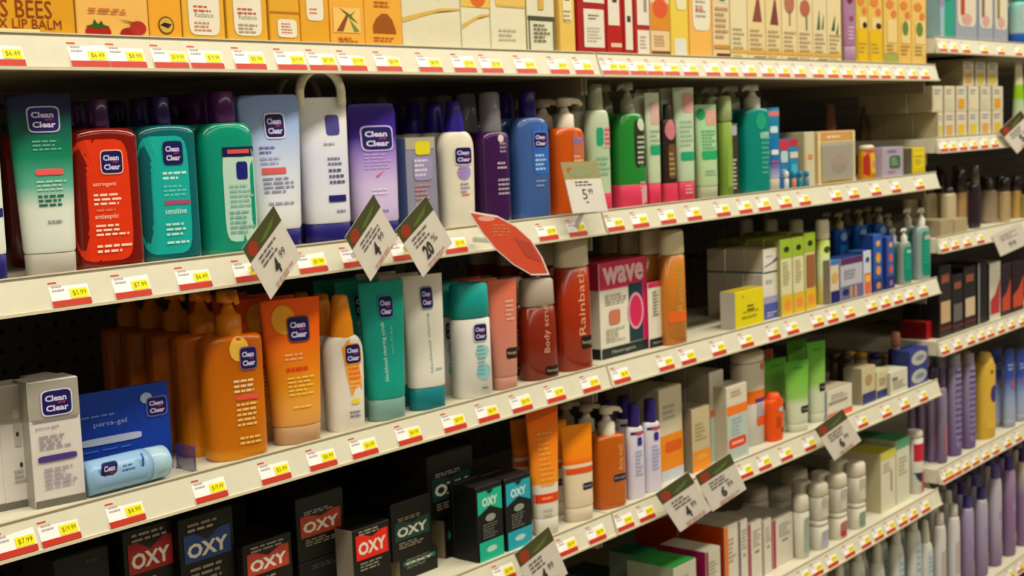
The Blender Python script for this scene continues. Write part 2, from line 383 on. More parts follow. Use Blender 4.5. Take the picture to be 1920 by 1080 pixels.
for i, k in enumerate('ABCDEF'):
    l1 = [u for u in TG[k] if u < 1110 or (k == 'D' and u < 1140)]; l2 = [u for u in TG[k] if u not in l1]
    shelf(k, XL, X_SEAM, LABS[k] + ' beige metal shelf with price rail, ' + HOLD[k], l1, i)
    shelf(k, X_SEAM, X_END, LABS[k] + ' beige metal shelf with price rail, ' + HOLD2[k], l2, i+10)
TF = {'a': [1762, 1782, 1806, 1840, 1872, 1905], 'b': [1760, 1780, 1800, 1820, 1840, 1860], 'c': [1758, 1785, 1808, 1833, 1903], 'd': [1765, 1790, 1815, 1835, 1852, 1872, 1892, 1912],
      'e': [1758, 1775, 1790, 1806, 1824, 1843, 1862, 1885, 1905], 'f': [1872, 1890, 1908]}
HF = {'a': 'under teal and white packs', 'b': 'under stacked white and yellow boxes', 'c': 'under glass bottles', 'd': 'under black and red packs', 'e': 'under tall purple bottles', 'f': 'under lilac and white bottles'}
for i, k in enumerate('abcdef'):
    shelf(k, X_END, X_END+1.9, 'metal shelf of the far shelving unit, ' + HF[k], TF[k], i+20)
W_ = 'e6e2d6'; CR = 'ded2ac'; GOLD = 'e0a020'; PCH = 'eab050'; TL = '12a090'; DK = '2a2622'; RED = 'b02018'; ORG = 'e86c10'
def lines(x0, z, x1, n, c, dz=.03): return ('l', x0, z, x1, n, dz, c)
# ---- top shelf: golden boxes, pale cartons, cut off by the picture's upper edge
B('A', -95, 143, None, 'golden lip balm box with red-brown serif lettering', 'd89a1c', H=.10, d=.06, art=[('t', "BURT'S BEES", -.2, .27, 1.65, .17, '8a3a10'), ('t', 'BEESWAX LIP BALM', -.12, .13, 1.78, .09, '8a3a10'), ('b', -.25, .055, .4, .08, 'e8d8a0'), ('b', -.98, .97, .98, .99, '8a3a10'), ('b', -.98, .005, .98, .02, 'a86a10')])
B('A', 147, 281, None, 'peach card box printed with a tomato and two berries', 'e8b45c', H=.10, d=.05, art=[('e', -.45, .08, .36, .075, 'a81c10'), ('p', [(-.8, .13), (-.6, .15), (-.55, .2), (-.45, .15), (-.35, .19), (-.3, .15), (-.1, .13), (-.45, .11)], '2e5a1c'), ('e', .4, .07, .24, .06, '9a1c18'), ('e', .68, .13, .24, .07, 'b02a20'), ('p', [(.1, .21), (.5, .19), (.75, .16), (.5, .175)], '6a5020'), ('l', -.7, .3, .7, 2, .03, 'c86a30')])
B('A', 283, 343, None, 'orange box with round dark medallion', 'e6a22c', H=.10, d=.05, art=[('e', 0, .17, .5, .09, '5a4a18'), ('e', 0, .17, .42, .075, 'd0a848'), ('p', [(-.4, .17), (-.1, .2), (.35, .18), (.1, .14)], '2a2010'), ('l', -.6, .05, .6, 1, .02, 'a86010')])
B('A', 346, 424, None, 'gold pack with white rounded label beside the orange medallion box', 'e0ac34', H=.105, d=.04, art=[('r', -.75, .08, .75, .6, 'e6dfcc'), ('t', 'Radiance', 0, .28, .9, .05, '8a8470'), ('l', -.5, .36, .5, 2, .04, 'c05a40'), ('l', -.5, .2, .5, 3, .035, 'c08a70')])
B('A', 429, 504, None, 'gold pack with white label and dark bar at its foot', 'dea830', H=.105, d=.04, art=[('r', -.7, .09, .7, .6, 'e6dfcc'), ('t', 'Radiance', 0, .28, .9, .05, '8a8470'), ('b', -.35, .015, .4, .045, '5a5020'), ('l', -.5, .36, .5, 2, .04, 'c05a40'), ('l', -.5, .2, .5, 3, .035, 'b09a80')])
B('A', 509, 565, None, 'gold pack with small square white label', 'dfa42e', H=.105, d=.04, art=[('b', -1, .34, 1, .36, 'b87a18'), ('r', -.55, .09, .75, .28, 'e6dfcc'), ('l', -.3, .23, .5, 4, .03, 'c86a50')])
B('A', 567, 620, None, 'plain golden pack with white label high up', 'e0a228', H=.105, d=.04, art=[('r', -.6, .28, .6, .6, 'e6dfcc'), ('l', -.4, .4, .4, 2, .04, 'c86a50')])
B('A', 622, 686, None, 'yellow-orange box printed with a brown trunk and green fronds', 'e8aa3c', H=.11, d=.045, art=[('b', -.85, .16, .75, .42, 'eec06a'), ('p', [(-.7, .17), (-.3, .17), (.05, .34), (-.05, .36)], '8a4a1c'), ('p', [(-.5, .42), (.1, .34), (.5, .4), (.2, .33), (.6, .26), (.1, .31)], '5a7a30'), ('p', [(.1, .3), (.35, .17), (.65, .18)], '6a8a40'), ('l', -.6, .1, .6, 2, .03, 'b86020')])
B('A', 687, 756, None, 'yellow-orange box printed with a brown beehive', 'e8a83a', H=.11, d=.045, art=[('p', [(-.6, .17), (-.6, .25), (-.4, .33), (-.1, .38), (.2, .38), (.45, .32), (.62, .22), (.65, .17)], '985210'), ('l', -.6, .12, .6, 2, .03, 'b86020'), ('l', -.5, .5, .5, 2, .04, 'b86020')])
sw = lambda dz=0: [('p', [(-1, .26+dz), (-.3, .31+dz), (.3, .35+dz), (1, .36+dz), (1, .345+dz), (.3, .325+dz), (-.3, .28+dz), (-1, .22+dz)], 'd8b050')]
B('A', 757, 866, None, 'wide cream carton with a thin gold curve', 'ddd6b8', H=.15, d=.05, art=sw()+[('l', -.7, .6, .2, 4, .03, 'b8b098'), ('b', .25, .42, .27, .99, 'cfc69c')])
B('A', 868, 921, None, 'cream carton with orange blossom above a gold curve', 'dfd9bc', H=.15, d=.05, art=sw(-.03)+[('b', -1, .38, 1, 1, 'e2bc50'), ('e', .15, .48, .6, .1, 'd86a20'), ('e', .1, .48, .2, .04, '6a2010')])
B('A', 923, 988, None, 'cream carton with soft yellow upper half', 'e0dabc', H=.15, d=.05, art=[('b', -.75, .42, 1, 1, 'e0bc60'), ('b', -.7, .4, .95, .42, 'd0b060'), ('e', .4, .52, .3, .04, 'd88a40'), ('l', -.6, .2, .6, 3, .04, 'c4bca0')])
B('A', 991, 1042, None, 'small pale carton framed by dark green lines', 'dcd8bc', H=.15, d=.05, side='b89a50', art=[('b', -1, .3, 1, .34, '4a4838'), ('b', -1, 0, 1, .03, '5a5840'), ('b', -.95, .03, -.85, .3, '6a6850'), ('b', .85, .03, .95, .3, '6a6850'), ('b', -.2, .4, .2, 1, 'd0a848'), ('l', -.6, .26, .6, 5, .035, '70705a')])
B('A', 1052, 1080, None, 'narrow yellow carton with small dark mark', 'e2bc5c', H=.15, d=.05, art=[('r', -.6, .3, .6, .9, 'e8dfb8'), ('b', -.3, .5, .3, .56, '302818'), ('l', -.5, .4, .5, 3, .04, 'a89060')])
B('A', 1086, 1138, None, 'red framed white carton, widest of the red ones', 'a81a18', H=.15, d=.05, art=[('b', -.62, .08, .85, .44, 'e2dccb'), ('b', -.62, .5, .9, 1, 'e2dccb'), ('l', -.3, .38, .5, 2, .03, '605850'), ('l', -.4, .26, .6, 5, .03, 'b8b0a0'), ('b', -.3, .01, .7, .035, '483048')])
B('A', 1140, 1169, None, 'red carton with white upper panel and white stripe', 'b21812', H=.15, d=.05, art=[('b', -.85, .3, .6, 1, 'e2dccb'), ('b', -.6, .09, .8, .13, 'e0c0a8'), ('b', -.3, .52, .3, .58, '403830')])
B('A', 1171, 1190, None, 'slim white carton with red edges', 'a81c18', H=.15, d=.05, art=[('b', -.7, .07, .7, 1, 'e2dccb'), ('b', -.35, .34, .35, .4, '403830')])
B('A', 1192, 1220, None, 'red edged white carton with two stacked panels', 'b02420', H=.15, d=.05, art=[('b', -.7, .02, .9, .27, 'e4dccb'), ('b', -.7, .32, .9, .75, 'e4dccb'), ('l', -.4, .2, .5, 4, .035, 'b89888'), ('b', .2, .45, .6, .6, '9a9088')])
B('A', 1222, 1257, None, 'cream jar box printed with an orange sunset', 'e4c898', H=.15, d=.05, art=[('b', -1, .28, 1, .55, 'd88a28'), ('e', 0, .5, .8, .1, 'd85830'), ('b', -1, 0, 1, .07, '7a4808'), ('l', -.7, .22, .7, 4, .03, 'c8a080')])
B('A', 1260, 1292, None, 'yellow carton with white foot panel', 'e6c84c', H=.15, d=.05, art=[('r', -.7, .0, .7, .21, 'dcdcd0'), ('r', -.4, .5, .8, 1, 'e4dcb8'), ('l', -.2, .7, .6, 3, .04, 'd07040')])
B('A', 1295, 1336, None, 'apricot carton with long white label', 'eab456', H=.15, d=.05, art=[('r', -.75, .3, .85, 1, 'e4dfc8'), ('l', -.5, .8, .6, 8, .05, '98907c'), ('l', -.5, .52, .5, 1, .05, 'd06848')])
B('A', 1339, 1369, None, 'cream carton printed with a red tulip', 'e2cca0', H=.15, d=.05, art=[('b', -.7, .62, .7, .99, 'e4dcc8'), ('e', 0, .88, .4, .08, 'c83c28'), ('b', -.06, .64, .06, .8, '3a7040'), ('e', .1, .66, .5, .03, '3a7040'), ('b', -1, .12, 1, .16, 'c88a30'), ('b', -.7, .02, 1, .07, '6a2410'), ('l', -.8, .55, .8, 6, .06, 'b89870')])
nm = ['pale blank upper face', 'brown bell shape', 'second brown bell shape', 'dusty pink rose', 'second dusty pink rose', 'small green sprigs', 'darker green sprigs']
mo = [[], [('p', [(-.5, .44), (.6, .44), (.4, .62), (.2, .78)], '8a4838')], [('p', [(-.5, .42), (.6, .42), (.4, .6), (.2, .76)], '7a3c34')], [('e', 0, .68, .7, .12, 'b07058'), ('b', -.05, .42, .1, .6, '5a7048')],
      [('e', 0, .64, .7, .1, 'b0644c'), ('b', .1, .38, .3, .55, '5a7048')], [('p', [(-.5, .4), (-.1, .65), (0, .4)], '4a6848'), ('p', [(.2, .42), (.6, .6), (.5, .4)], '4a7848')], [('p', [(-.5, .4), (.1, .6), (0, .4)], '2c5838'), ('p', [(.2, .36), (.6, .5), (.5, .36)], '204030')]]
for i, u in enumerate([1372, 1404, 1438, 1468, 1497, 1526, 1553]):
    u1 = [1402, 1436, 1466, 1495, 1524, 1551, 1578][i]
    B('A', u, u1, None, 'pale cream carton with ' + nm[i], ['e0d2aa', 'e2cc98', 'e0cc98', 'e2cfa2', 'e0cda0', 'dfcfa4', 'e0cfa0'][i], H=.15, d=.05,
      art=mo[i]+[('b', -1, .08, 1, .12, 'd8a840'), ('l', -.8, .34, .8, 5, .05, 'b09a74')]+([('b', -.4, .0, 1, .05, '4a3010')] if i in (1, 3, 5) else [('l', -.8, .05, .8, 1, .04, 'b09a74')]))
R('tube', 'A', 1580, 1604, None, 'mauve tube between cream cartons and yellow packs', 'a4789c', 'a884a4', H=.17, caph=.2, top=1.1, art=[('e', 0, .72, .5, .06, '6a3048'), ('e', .1, .5, .4, .03, '8a4860'), ('l', -.5, .4, .5, 4, .04, 'd8b8d0')], rz=-.4)
for i, (u, u1, c, lb) in enumerate([(1607, 1628, 'd8b848', 'yellow pack with bright yellow foot and orange flowers'), (1630, 1655, 'e0b858', 'yellow pack with bright yellow foot and black bee'), (1659, 1684, 'e0bc60', 'peach-yellow pack with green foot'), (1686, 1709, 'e2b85c', 'peach-yellow pack with green leaf print'), (1711, 1737, 'e4be66', 'peach-yellow pack at the shelf end')]):
    B('A', u, u1, None, lb, c, H=.15, d=.035, art=[('e', -.2, .8, .6, .06, 'd88040'), ('e', .4, .68, .4, .05, 'd87848'), ('b', -.6, .3, .8, .6, 'e4cc88')] + ([('r', -.9, .03, .9, .46, 'e0b808'), ('e', .4, .5, .4, .04, '302008')] if i < 2 else [('b', -1, 0, 1, .16, 'a0a850')] if i == 2 else [('e', 0, .5, .5, .1, '688038')]) + [('l', -.7, .26, .7, 3, .05, 'a88848')])

# ---- second shelf
LT = 'd4d0e0'
R('tube', 'B', -50, 17, 150, 'white tube with navy cap cut by the left edge', 'e2e4dc', NAVY, H=.2, caph=.13, art=[('b', .3, .3, .9, .34, NAVY), lines(.2, .7, .9, 8, '9a9aa8')], rz=-.2)
R('tube', 'B', 46, 147, 176, 'navy to green to white faded tube with grey cap', G((0, 'd8dcd2'), (.28, 'd0d8cc'), (.42, '58a890'), (.6, '0c7a58'), (.8, '0a4c44'), (.92, '14133c'), (1, '100e2c')), 'b4aea2', H=None, caph=.13, top=1.2, rz=-.35, rows=1,
  art=[('logo', .08, .86, .95, .13, 'b0b0c8'), lines(-.35, .74, .6, 3, '58a890', .022), ('r', -.35, .555, .62, .59, 'e05858'), lines(-.35, .52, .7, 3, 'a0d0bc', .022), lines(-.35, .44, .7, 3, '0c6450', .024), lines(-.1, .3, .6, 1, '909a90')])
def facew(u0, u1, vt, lb, col, cap, art, **k):
    return R('bottle', 'B', u0, u1, vt, lb, GEL(col), M(cap, .25, 0, .3), caph=.17, capw=.3, sh=.93, n=3.2, t=.5, rz=-.3, rows=4, art=art, **k)
LB = lambda c, t='ffd8c0': [('r', -.97, .05, .62, .765, 'e03408'), ('logo', .12, .63, .6, .13, c), ('t', 'astringent', -.12, .5, .66, .03, t), lines(-.45, .44, .55, 3, t, .026), lines(-.4, .35, .4, 1, 'e07050', .03), ('t', 'antiseptic', -.12, .31, .66, .035, t), lines(-.45, .26, .5, 3, t, .026), lines(-.45, .14, .6, 2, t, .03)]
facew(139, 270, 186, 'red astringent bottle with dark purple cap', '8c1406', '3a1446', LB('f0b090'))
facew(262, 377, 182, 'teal astringent bottle with navy cap', '087078', '201450', [('r', -.97, .05, .62, .765, '10aca4'), ('logo', .12, .66, .6, .13, '0c3050'), lines(-.25, .54, .55, 2, 'c0f0e8', .03), lines(-.25, .46, .55, 3, '60d0c8', .026), ('b', -.25, .35, .6, .375, 'b04878'), ('t', 'sensitive', .1, .31, .7, .035, 'd0f4ec'), lines(-.25, .23, .6, 3, 'b0e8e0', .03), lines(-.25, .12, .55, 1, 'c0f0e8', .03)], name='bottle')
R('bottle', 'B', 378, 484, 172, 'mint bottle with plum cap and pale front label', GEL('0ca888'), M('4a1458', .25, 0, .3), caph=.19, capw=.46, sh=.86, n=3, t=.55, rz=-.3, rows=4,
  art=[('r', -.3, .08, .92, .66, 'b8d8c8'), ('b', -.28, .6, .9, .66, '14144a'), ('b', -.1, .62, .7, .645, 'd85050'), ('r', .18, .46, .6, .57, '1a1a78'), lines(-.1, .42, .8, 5, '88b8b0', .03), lines(-.15, .26, .8, 5, '78b0a8', .03)])
R('tube', 'B', 468, 568, 178, 'pale blue tube with navy cap behind first diamond sign', G((0, 'dcdcdc'), (.4, 'ccd2e2'), (.75, '98b0dc'), (1, '7c94cc')), NAVY, caph=.13, rt=.08, top=1.2, rz=-.3, rows=3,
  art=[('logo', .1, .8, .62, .15), lines(-.5, .66, .1, 2, '6a68a8', .03), lines(-.5, .59, .4, 2, '9aa0c8', .03), ('b', -.5, .49, .35, .53, 'd85858'), lines(-.5, .46, .7, 4, '8a8cb0', .028), lines(-.4, .3, .6, 1, '9a9cb0')])
R('tube', 'B', 572, 660, 183, 'white tube with navy cap and a loop hanger above', G((0, 'dadae2'), (.5, 'cfd2e4'), (.8, 'dcdce0'), (1, 'e4e2dc')), NAVY, caph=.14, top=1.08, rz=-.35, rows=2,
  art=[('r', .05, .74, .62, .88, '4a4490'), lines(-.1, .68, .6, 1, '9a98a8', .03), lines(0, .58, .7, 2, '707088', .035), lines(0, .5, .8, 3, '585878', .04), ('b', -.1, .285, .7, .33, '20186c'), lines(.2, .22, .8, 1, '8080a0')])
R('tube', 'B', 662, 750, 194, 'purple tube fading to lilac with framed white logo', G((0, 'c4b4dc'), (.3, 'cab8e0'), (.55, '9c80cc'), (.72, '3c2090'), (1, '321c80')), NAVY, caph=.12, rt=.1, top=1.08, rz=-.35, rows=3,
  art=[('logo', .12, .74, 1.25, .17, 'c8b4ec'), lines(-.5, .62, .7, 5, 'b8a0dc', .025), ('p', [(-.1, .46), (.3, .5), (.35, .51), (0, .45)], 'd85878'), lines(-.3, .36, .7, 2, 'e0d0f0', .03), lines(-.2, .2, .6, 1, '8878b0')])
B('B', 768, 824, 258, 'slim grey-blue box with yellow tag at its top', '8a8aa0', side='4a5a8a', d=.03, art=[('b', -1, .88, .9, 1, 'b0a88c'), ('r', -.4, .82, .6, .96, 'dcd020'), ('r', -.55, .55, .7, .8, '9a90b8'), lines(-.5, .76, .4, 4, 'd8d0e8', .05), lines(-.5, .5, .6, 4, 'c88890', .045), lines(-.5, .3, .6, 3, 'c0b8c8', .04)], rows=2)
R('tottle', 'B', 826, 893, 190, 'white lotion bottle with royal purple cap', 'e2dcc8', M('2a1c84', .3), caph=.24, capw=.5, sh=.84, t=.6, rz=-.3, rows=4, art=[('logo', .12, .57, 1.0, .13, 'e2dcc8'), ('e', .12, .44, .42, .06, '9a90d0'), lines(-.2, .47, .45, 3, 'c070a0', .03), lines(-.15, .35, .45, 3, '9a8cc0', .03), ('b', -.1, .26, .4, .27, 'd86060')])
R('bottle', 'B', 895, 958, 178, 'dark plum foaming bottle with clear overcap', M('401850', .18, .1, .3), M('30206c', .3), caph=.28, capw=.5, sh=.9, t=.8, rz=-.25, rows=4, clear=True, gap=.003, art=[('r', -.0, .58, .8, .7, '4a2860'), ('e', .1, .66, .2, .03, 'd8c8c0'), lines(0, .62, .7, 3, 'a090a8', .03), lines(-.2, .47, .6, 2, 'c0a8c0', .035), lines(-.2, .34, .7, 4, 'b0a0b8', .035)])
R('bottle', 'B', 962, 1031, 172, 'clear blue bottle with indigo cap', GEL('4a70b8'), M('241a68', .3), caph=.2, capw=.42, sh=.86, t=.6, n=2.8, rz=-.25, rows=4, art=[('r', -.2, .35, .85, .74, '2868c0'), ('logo', .25, .62, .8, .12, '6a80d8'), lines(-.1, .5, .75, 4, 'b0c8f0', .035), lines(-.1, .3, .6, 2, '8098d0', .035)])
R('pump', 'B', 1033, 1096, 184, 'amber pump bottle behind the upright price card', GEL('e86410'), 'd8cdb8', caph=.25, capw=.5, sh=.9, t=.62, n=3, rz=-.25, rows=4, nd=1, art=[('r', .0, .35, .9, .72, 'c06848'), ('r', .0, .6, .95, .66, '8a70a0'), lines(.05, .5, .8, 3, 'e8b890', .035)])
PK = 'd83c5c'
gl = lambda: [('r', -.1, .5, .95, .68, 'c0d0b0'), ('r', -.5, .52, .1, .66, '20a070'), ('r', .15, .5, .9, .67, 'd8a0a0'), lines(.2, .64, .8, 4, 'c05060', .035), lines(-.6, .42, .8, 4, '88b090', .04)]
R('bottle', 'B', 1100, 1146, 158, 'pale green bottle with clear cap beside upright price card', G((0, 'b8c8a8'), (.6, 'a8c4a0'), (1, 'bcc8b0')), M('b0b89c', .2, .2), caph=.2, capw=.55, sh=.85, t=.7, rz=-.3, rows=4, foot=(.14, PK), art=gl())
R('pump', 'B', 1152, 1212, 154, 'emerald gel bottle with frosted pump and dark label', GEL('2e9a3c'), M('a8ac94', .2, .2), caph=.24, capw=.42, sh=.74, t=.65, rz=-.3, rows=4, nd=-1, foot=(.18, PK), art=[('r', -.1, .32, .9, .7, '2a3020'), ('r', -.8, .76, .7, .86, '18a078'), ('e', .45, .66, .3, .05, 'c8ccb8'), lines(.1, .56, .7, 6, 'c0c4b0', .04), lines(.2, .2, .8, 3, 'd0a8a8', .03), ('r', .3, .02, .9, .17, 'd8a0a8')])
R('tube', 'B', 1214, 1240, 174, 'narrow pale green tube with pink foot', G((0, 'b8c8a8'), (1, 'c0c8b0')), PK, caph=.2, top=1.15, rz=-.3, rows=3, art=[('r', -.4, .72, .9, .92, 'd0a8a0'), ('r', -.7, .45, .9, .54, '20a070'), lines(-.6, .66, .8, 4, '88b090', .04)])
R('bottle', 'B', 1240, 1270, 195, 'dark brown bottle with round pink seal', '2c2018', M('3a3028', .3), caph=.15, capw=.5, sh=.9, t=.7, rz=-.3, rows=1, foot=(.2, PK), art=[('e', -.1, .74, .7, .1, 'c87884'), ('r', -.5, .25, .5, .6, '6a4a28'), lines(-.4, .5, .4, 5, 'b09860', .05)])
R('tube', 'B', 1268, 1303, 164, 'tall pale green tube with pink base band', G((0, 'b4c8a4'), (1, 'b8c8b0')), PK, caph=.18, top=1.2, rz=-.35, rows=4, art=[('r', -.2, .78, .9, .95, 'd09890'), ('r', -.7, .36, .8, .44, '20a070'), lines(-.6, .7, .8, 6, '90b898', .04), lines(-.4, .14, .7, 3, 'e0b0b8', .03)])
R('tube', 'B', 1306, 1346, 196, 'mint tube with green band and grey foot', G((0, 'b0c898'), (1, '9cc8a0')), 'a8ac90', caph=.14, top=1.1, rz=-.35, rows=3, art=[('r', -.1, .78, .95, .95, 'd0a090'), ('e', -.5, .9, .4, .06, '20a060'), ('r', -.7, .42, .9, .52, '20a868'), lines(-.6, .72, .8, 7, '60a878', .035), lines(-.5, .3, .7, 2, '90a888', .035)])
R('can', 'B', 1350, 1374, 180, 'olive green cylinder bottle with pale cap', '7c9c38', 'a0b078', caph=.26, t=.9, rows=3, art=[('b', -.6, .1, .7, .5, '88a848')])
B('B', 1371, 1386, 232, 'narrow dark box with vertical pale lettering', '3a3428', d=.03, rz=0, art=[('r', -.6, .84, .7, .98, 'b0a8b8'), lines(-.5, .5, .5, 8, 'c8c4b0', .055)])
R('pump', 'B', 1386, 1441, 158, 'deep teal pump bottle with white pump', M('0c8c80', .2, .1, .2), 'c8c8b4', caph=.22, capw=.48, sh=.93, t=.6, n=3.4, rz=-.3, rows=3, nd=-1, art=[('e', .1, .66, .4, .08, '20a078'), ('r', .0, .5, .95, .56, '88c0b0'), lines(.1, .46, .8, 7, '50b0a0', .045)])
R('tube', 'B', 1439, 1462, 202, 'blue tube with white cap zone and pink top stripe', G((0, 'b8b0c8'), (.2, '2068b0'), (.75, '1878a8'), (1, '2090b0')), 'c0b8a8', caph=.16, top=1.2, rz=-.35, rows=2, art=[('b', -.95, .9, .95, .96, 'd07878'), ('r', -.6, .7, .6, .78, 'c8dce0'), ('r', -.6, .44, .6, .5, 'e0e0d8'), lines(-.6, .36, .6, 2, 'c05080', .05)])
B('B', 1463, 1480, 262, 'small red topped blue carton in front of teal pump bottle', '2878b0', d=.025, art=[('b', -1, .8, 1, 1, 'c83048'), ('r', -.8, .55, .8, .78, 'b0ccd0'), lines(-.6, .4, .6, 3, 'c0d0e0', .06)])
B('B', 1482, 1497, 260, 'small blue carton with red band, right of its neighbour', '1c88b0', d=.03, art=[('b', -1, .85, 1, 1, 'b83040'), ('b', -1, .62, 1, .74, 'd8c8c0'), ('r', -.8, .3, .8, .5, '40b0c8')])
for i, (u, lb) in enumerate([(1470, 'tiny white and blue vial, first of four in front'), (1484, 'tiny vial with orange stripe in front of cartons'), (1496, 'tiny vial with blue cap, third of four'), (1508, 'tiny vial with dark blue foot, last of four')]):
    R('can', 'B', u, u+9, 320, lb, ['d0d8d8', 'c88858', '3088a0', '4888a0'][i], ['d8d8d0', '2080a8', '1878a8', '2078a0'][i], caph=.4, t=1, sb=.002, name='vial')
B('B', 1510, 1529, 248, 'cream carton left of the clear gift box', 'c8c09c', side='b0a480', d=.1, art=[('b', -.8, .05, .8, .95, 'ccc4a0'), ('r', -.5, .5, .5, .6, 'd08850')])
# clear window gift box
r_, x_, w_, h_ = B('B', 1533, 1603, 246, 'cream gift box with large clear window and peach lining', 'd4a878', side='c8a880', d=.05, art=[('b', -.9, .82, .9, .98, 'd09850'), ('l', -.5, .9, .5, 1, .1, 'e8d8b0'), ('b', -.84, .1, .84, .8, 'c0b08c'), ('e', .15, .4, .5, .17, 'c88c6c'), ('e', .1, .3, .4, .1, 'a87060'), ('b', -1, .8, 1, .82, 'e0d098'), ('b', -1, .08, 1, .1, 'e0d098'), ('b', -1, 0, -.86, 1, 'e0d098'), ('b', .86, 0, 1, 1, 'e0d098'), ('b', -.6, .02, .6, .06, 'd0b040')])
pm = MB(); pm.box(-w_*.42, w_*.42, -.006, -.0045, h_*.1, h_*.8, CLR); pm.build('clear_window', r_)
R('can', 'B', 1609, 1641, 272, 'small red and yellow bottle with white cap', 'd09018', 'd8c8a8', caph=.15, t=.8, top=.9, art=[('b', -.9, .0, -.2, .84, 'b02c18'), ('r', -.1, .2, .8, .7, 'e0b020'), ('e', .4, .45, .3, .12, 'c08a80'), ('b', -.9, .8, .9, .86, 'b02c18')], rz=-.4)
B('B', 1655, 1694, 276, 'mauve box with green printed label', 'a89cb0', side='b0a0b0', d=.04, art=[('r', -.35, .3, .7, .72, '3c6844'), lines(-.2, .62, .5, 3, 'a0b090', .09), lines(-.5, .22, .6, 2, 'c07070', .05), lines(-.5, .9, .6, 2, '706480', .05)])
B('B', 1711, 1735, 277, 'small bright yellow box at the shelf end', 'd8c010', side='6a6450', d=.05, art=[('b', -.8, .25, .8, .85, 'e0cc20'), ('b', -.7, .65, .6, .7, 'a88010'), lines(-.6, .55, .6, 3, 'a88c10', .08), ('b', -1, 0, 1, .12, 'b09a10')])
R('tube', 'B', 1540, 1578, 196, 'brown patterned pouch standing behind the gift box', G((0, '4a5a48'), (.5, '8a5c38'), (1, '6a4a2c')), '3a3828', caph=.08, top=.4, sb=.14, rz=-.3, t=.5, art=[('e', 0, .6, .5, .1, 'a06838'), ('e', .2, .4, .5, .1, '8a3c28')])
R('tube', 'B', 1608, 1638, 200, 'second brown patterned pouch, further right', G((0, '3a4a40'), (.5, '5a4430'), (1, '4a3424')), '3a3828', caph=.08, top=.4, sb=.16, rz=-.3, t=.5, art=[('e', 0, .6, .5, .1, '6a4428')])

# ---- third shelf
def blister(u0, u1, vt, lb, **k):
    k['art'] = [('b', -1, .7, 1, .995, 'a29d92'), ('b', -1, 0, 1, .06, '6a665c')]+k['art']; k['sart'] = [('b', -1, .7, 1, .995, '928d82')]
    r, X, W, H = B('C', u0, u1, vt, lb, 'd8d2cc', side='a8a49a', d=.035, flap=False, **k)
    return r
blister(72, 158, 712, 'white boxed tube pack with navy logo on top', art=[('logo', .1, .82, 1.15, .19, 'd0c8e0'), ('b', -.9, .68, .9, .7, '8a8480'), ('t', 'persa-gel', -.35, .63, .9, .03, '7a7088'), lines(-.7, .56, .6, 4, '9a94a8', .03), ('r', -.8, .36, .75, .41, '4a3880'), lines(-.6, .3, .7, 5, 'a8a0b0', .035)], sb=.02, rz=-.18)
blister(14, 66, 722, 'white boxed tube pack squeezed left of the logo pack', art=[('b', -.1, .5, .3, .8, 'b8b2a4'), ('e', .1, .6, .1, .02, '38283c'), ('e', .2, .35, .1, .02, '38283c'), lines(-.3, .3, .5, 3, 'a8a098', .04), ('b', -.9, .7, .9, .72, '9a948c')], sb=.045, rz=-.18)
blister(-45, 10, 722, 'white boxed tube pack cut by the left edge', art=[('b', -.9, .7, .9, .72, '9a948c')], sb=.05, rz=-.18)
blister(90, 138, 706, 'grey boxed tube pack behind the logo pack', art=[('b', -.3, .9, .5, .96, '38207c')], sb=.075)
r_, x_, w_, h_ = B('C', 158, 318, 728, 'bright blue card pack with white bar and navy logo', '0c3ca8', side='08286c', d=.006, sb=.055, rz=-.15, flap=False, cat='pack', name='card_pack',
  art=[('logo', .72, .74, .42, .2, '6a70c8'), ('e', .5, .85, .13, .06, 'a8c0d8'), ('t', 'persa-gel', -.3, .64, .7, .07, '9cb4e8'), lines(-.9, .74, -.2, 1, '6a90d8', .04), ('r', -.95, .42, .35, .5, 'b8c4e0'), lines(-.9, .36, .5, 1, '4a70d0', .03), ('p', [(-.4, .12), (.6, .22), (.6, .25), (-.4, .16)], '3a68c8')])
bl = MB(); bl.box(w_*.51, w_*.56, -.040, -.002, .0, .028, M('34306a', .12, 0, .3, .45), .004); bl.build('clear_blister', r_)
# fallen light blue tube
Xa = Xat(170, .012, 1.13); Xb = Xat(318, .012, 1.13); rt = empty('squeeze_tube', ((Xa+Xb)/2, .022, 1.1116), -.02, 'pale blue tube lying flat in front of the blue card pack', 'tube', 'tubes on the third shelf')
LN = Xb-Xa; tb = MB(); pts = []
for i in range(9):
    q = i/8; pts.append((q*LN*.74-LN/2, .019-.001*q, .019))
V = []
for i, (x, ry, _) in enumerate(pts):
    q = i/8; hy = .0165; hz = .0175-.0*q
    V += [(x, hy*math.cos(2*math.pi*k/24), .0178+hz*math.sin(2*math.pi*k/24)) for k in range(24)]
tb.add(V, [(j*24+k, j*24+(k+1) % 24, (j+1)*24+(k+1) % 24, (j+1)*24+k) for j in range(8) for k in range(24)]+[tuple(range(23, -1, -1)), tuple(range(8*24, 9*24))], M('8cb4d8', .3), True); tb.build('body', rt)
cb = MB(); V = [(x, r*math.cos(2*math.pi*k/24), .0178+r*math.sin(2*math.pi*k/24)) for x, r in ((LN*.245, .0165), (LN*.25, .0172), (LN*.48, .0166), (LN*.5, .014)) for k in range(24)]
cb.add(V, [(j*24+k, j*24+(k+1) % 24, (j+1)*24+(k+1) % 24, (j+1)*24+k) for j in range(3) for k in range(24)]+[tuple(range(23, -1, -1)), tuple(range(72, 96))], M('a4c4d8', .25), True); cb.build('cap', rt)
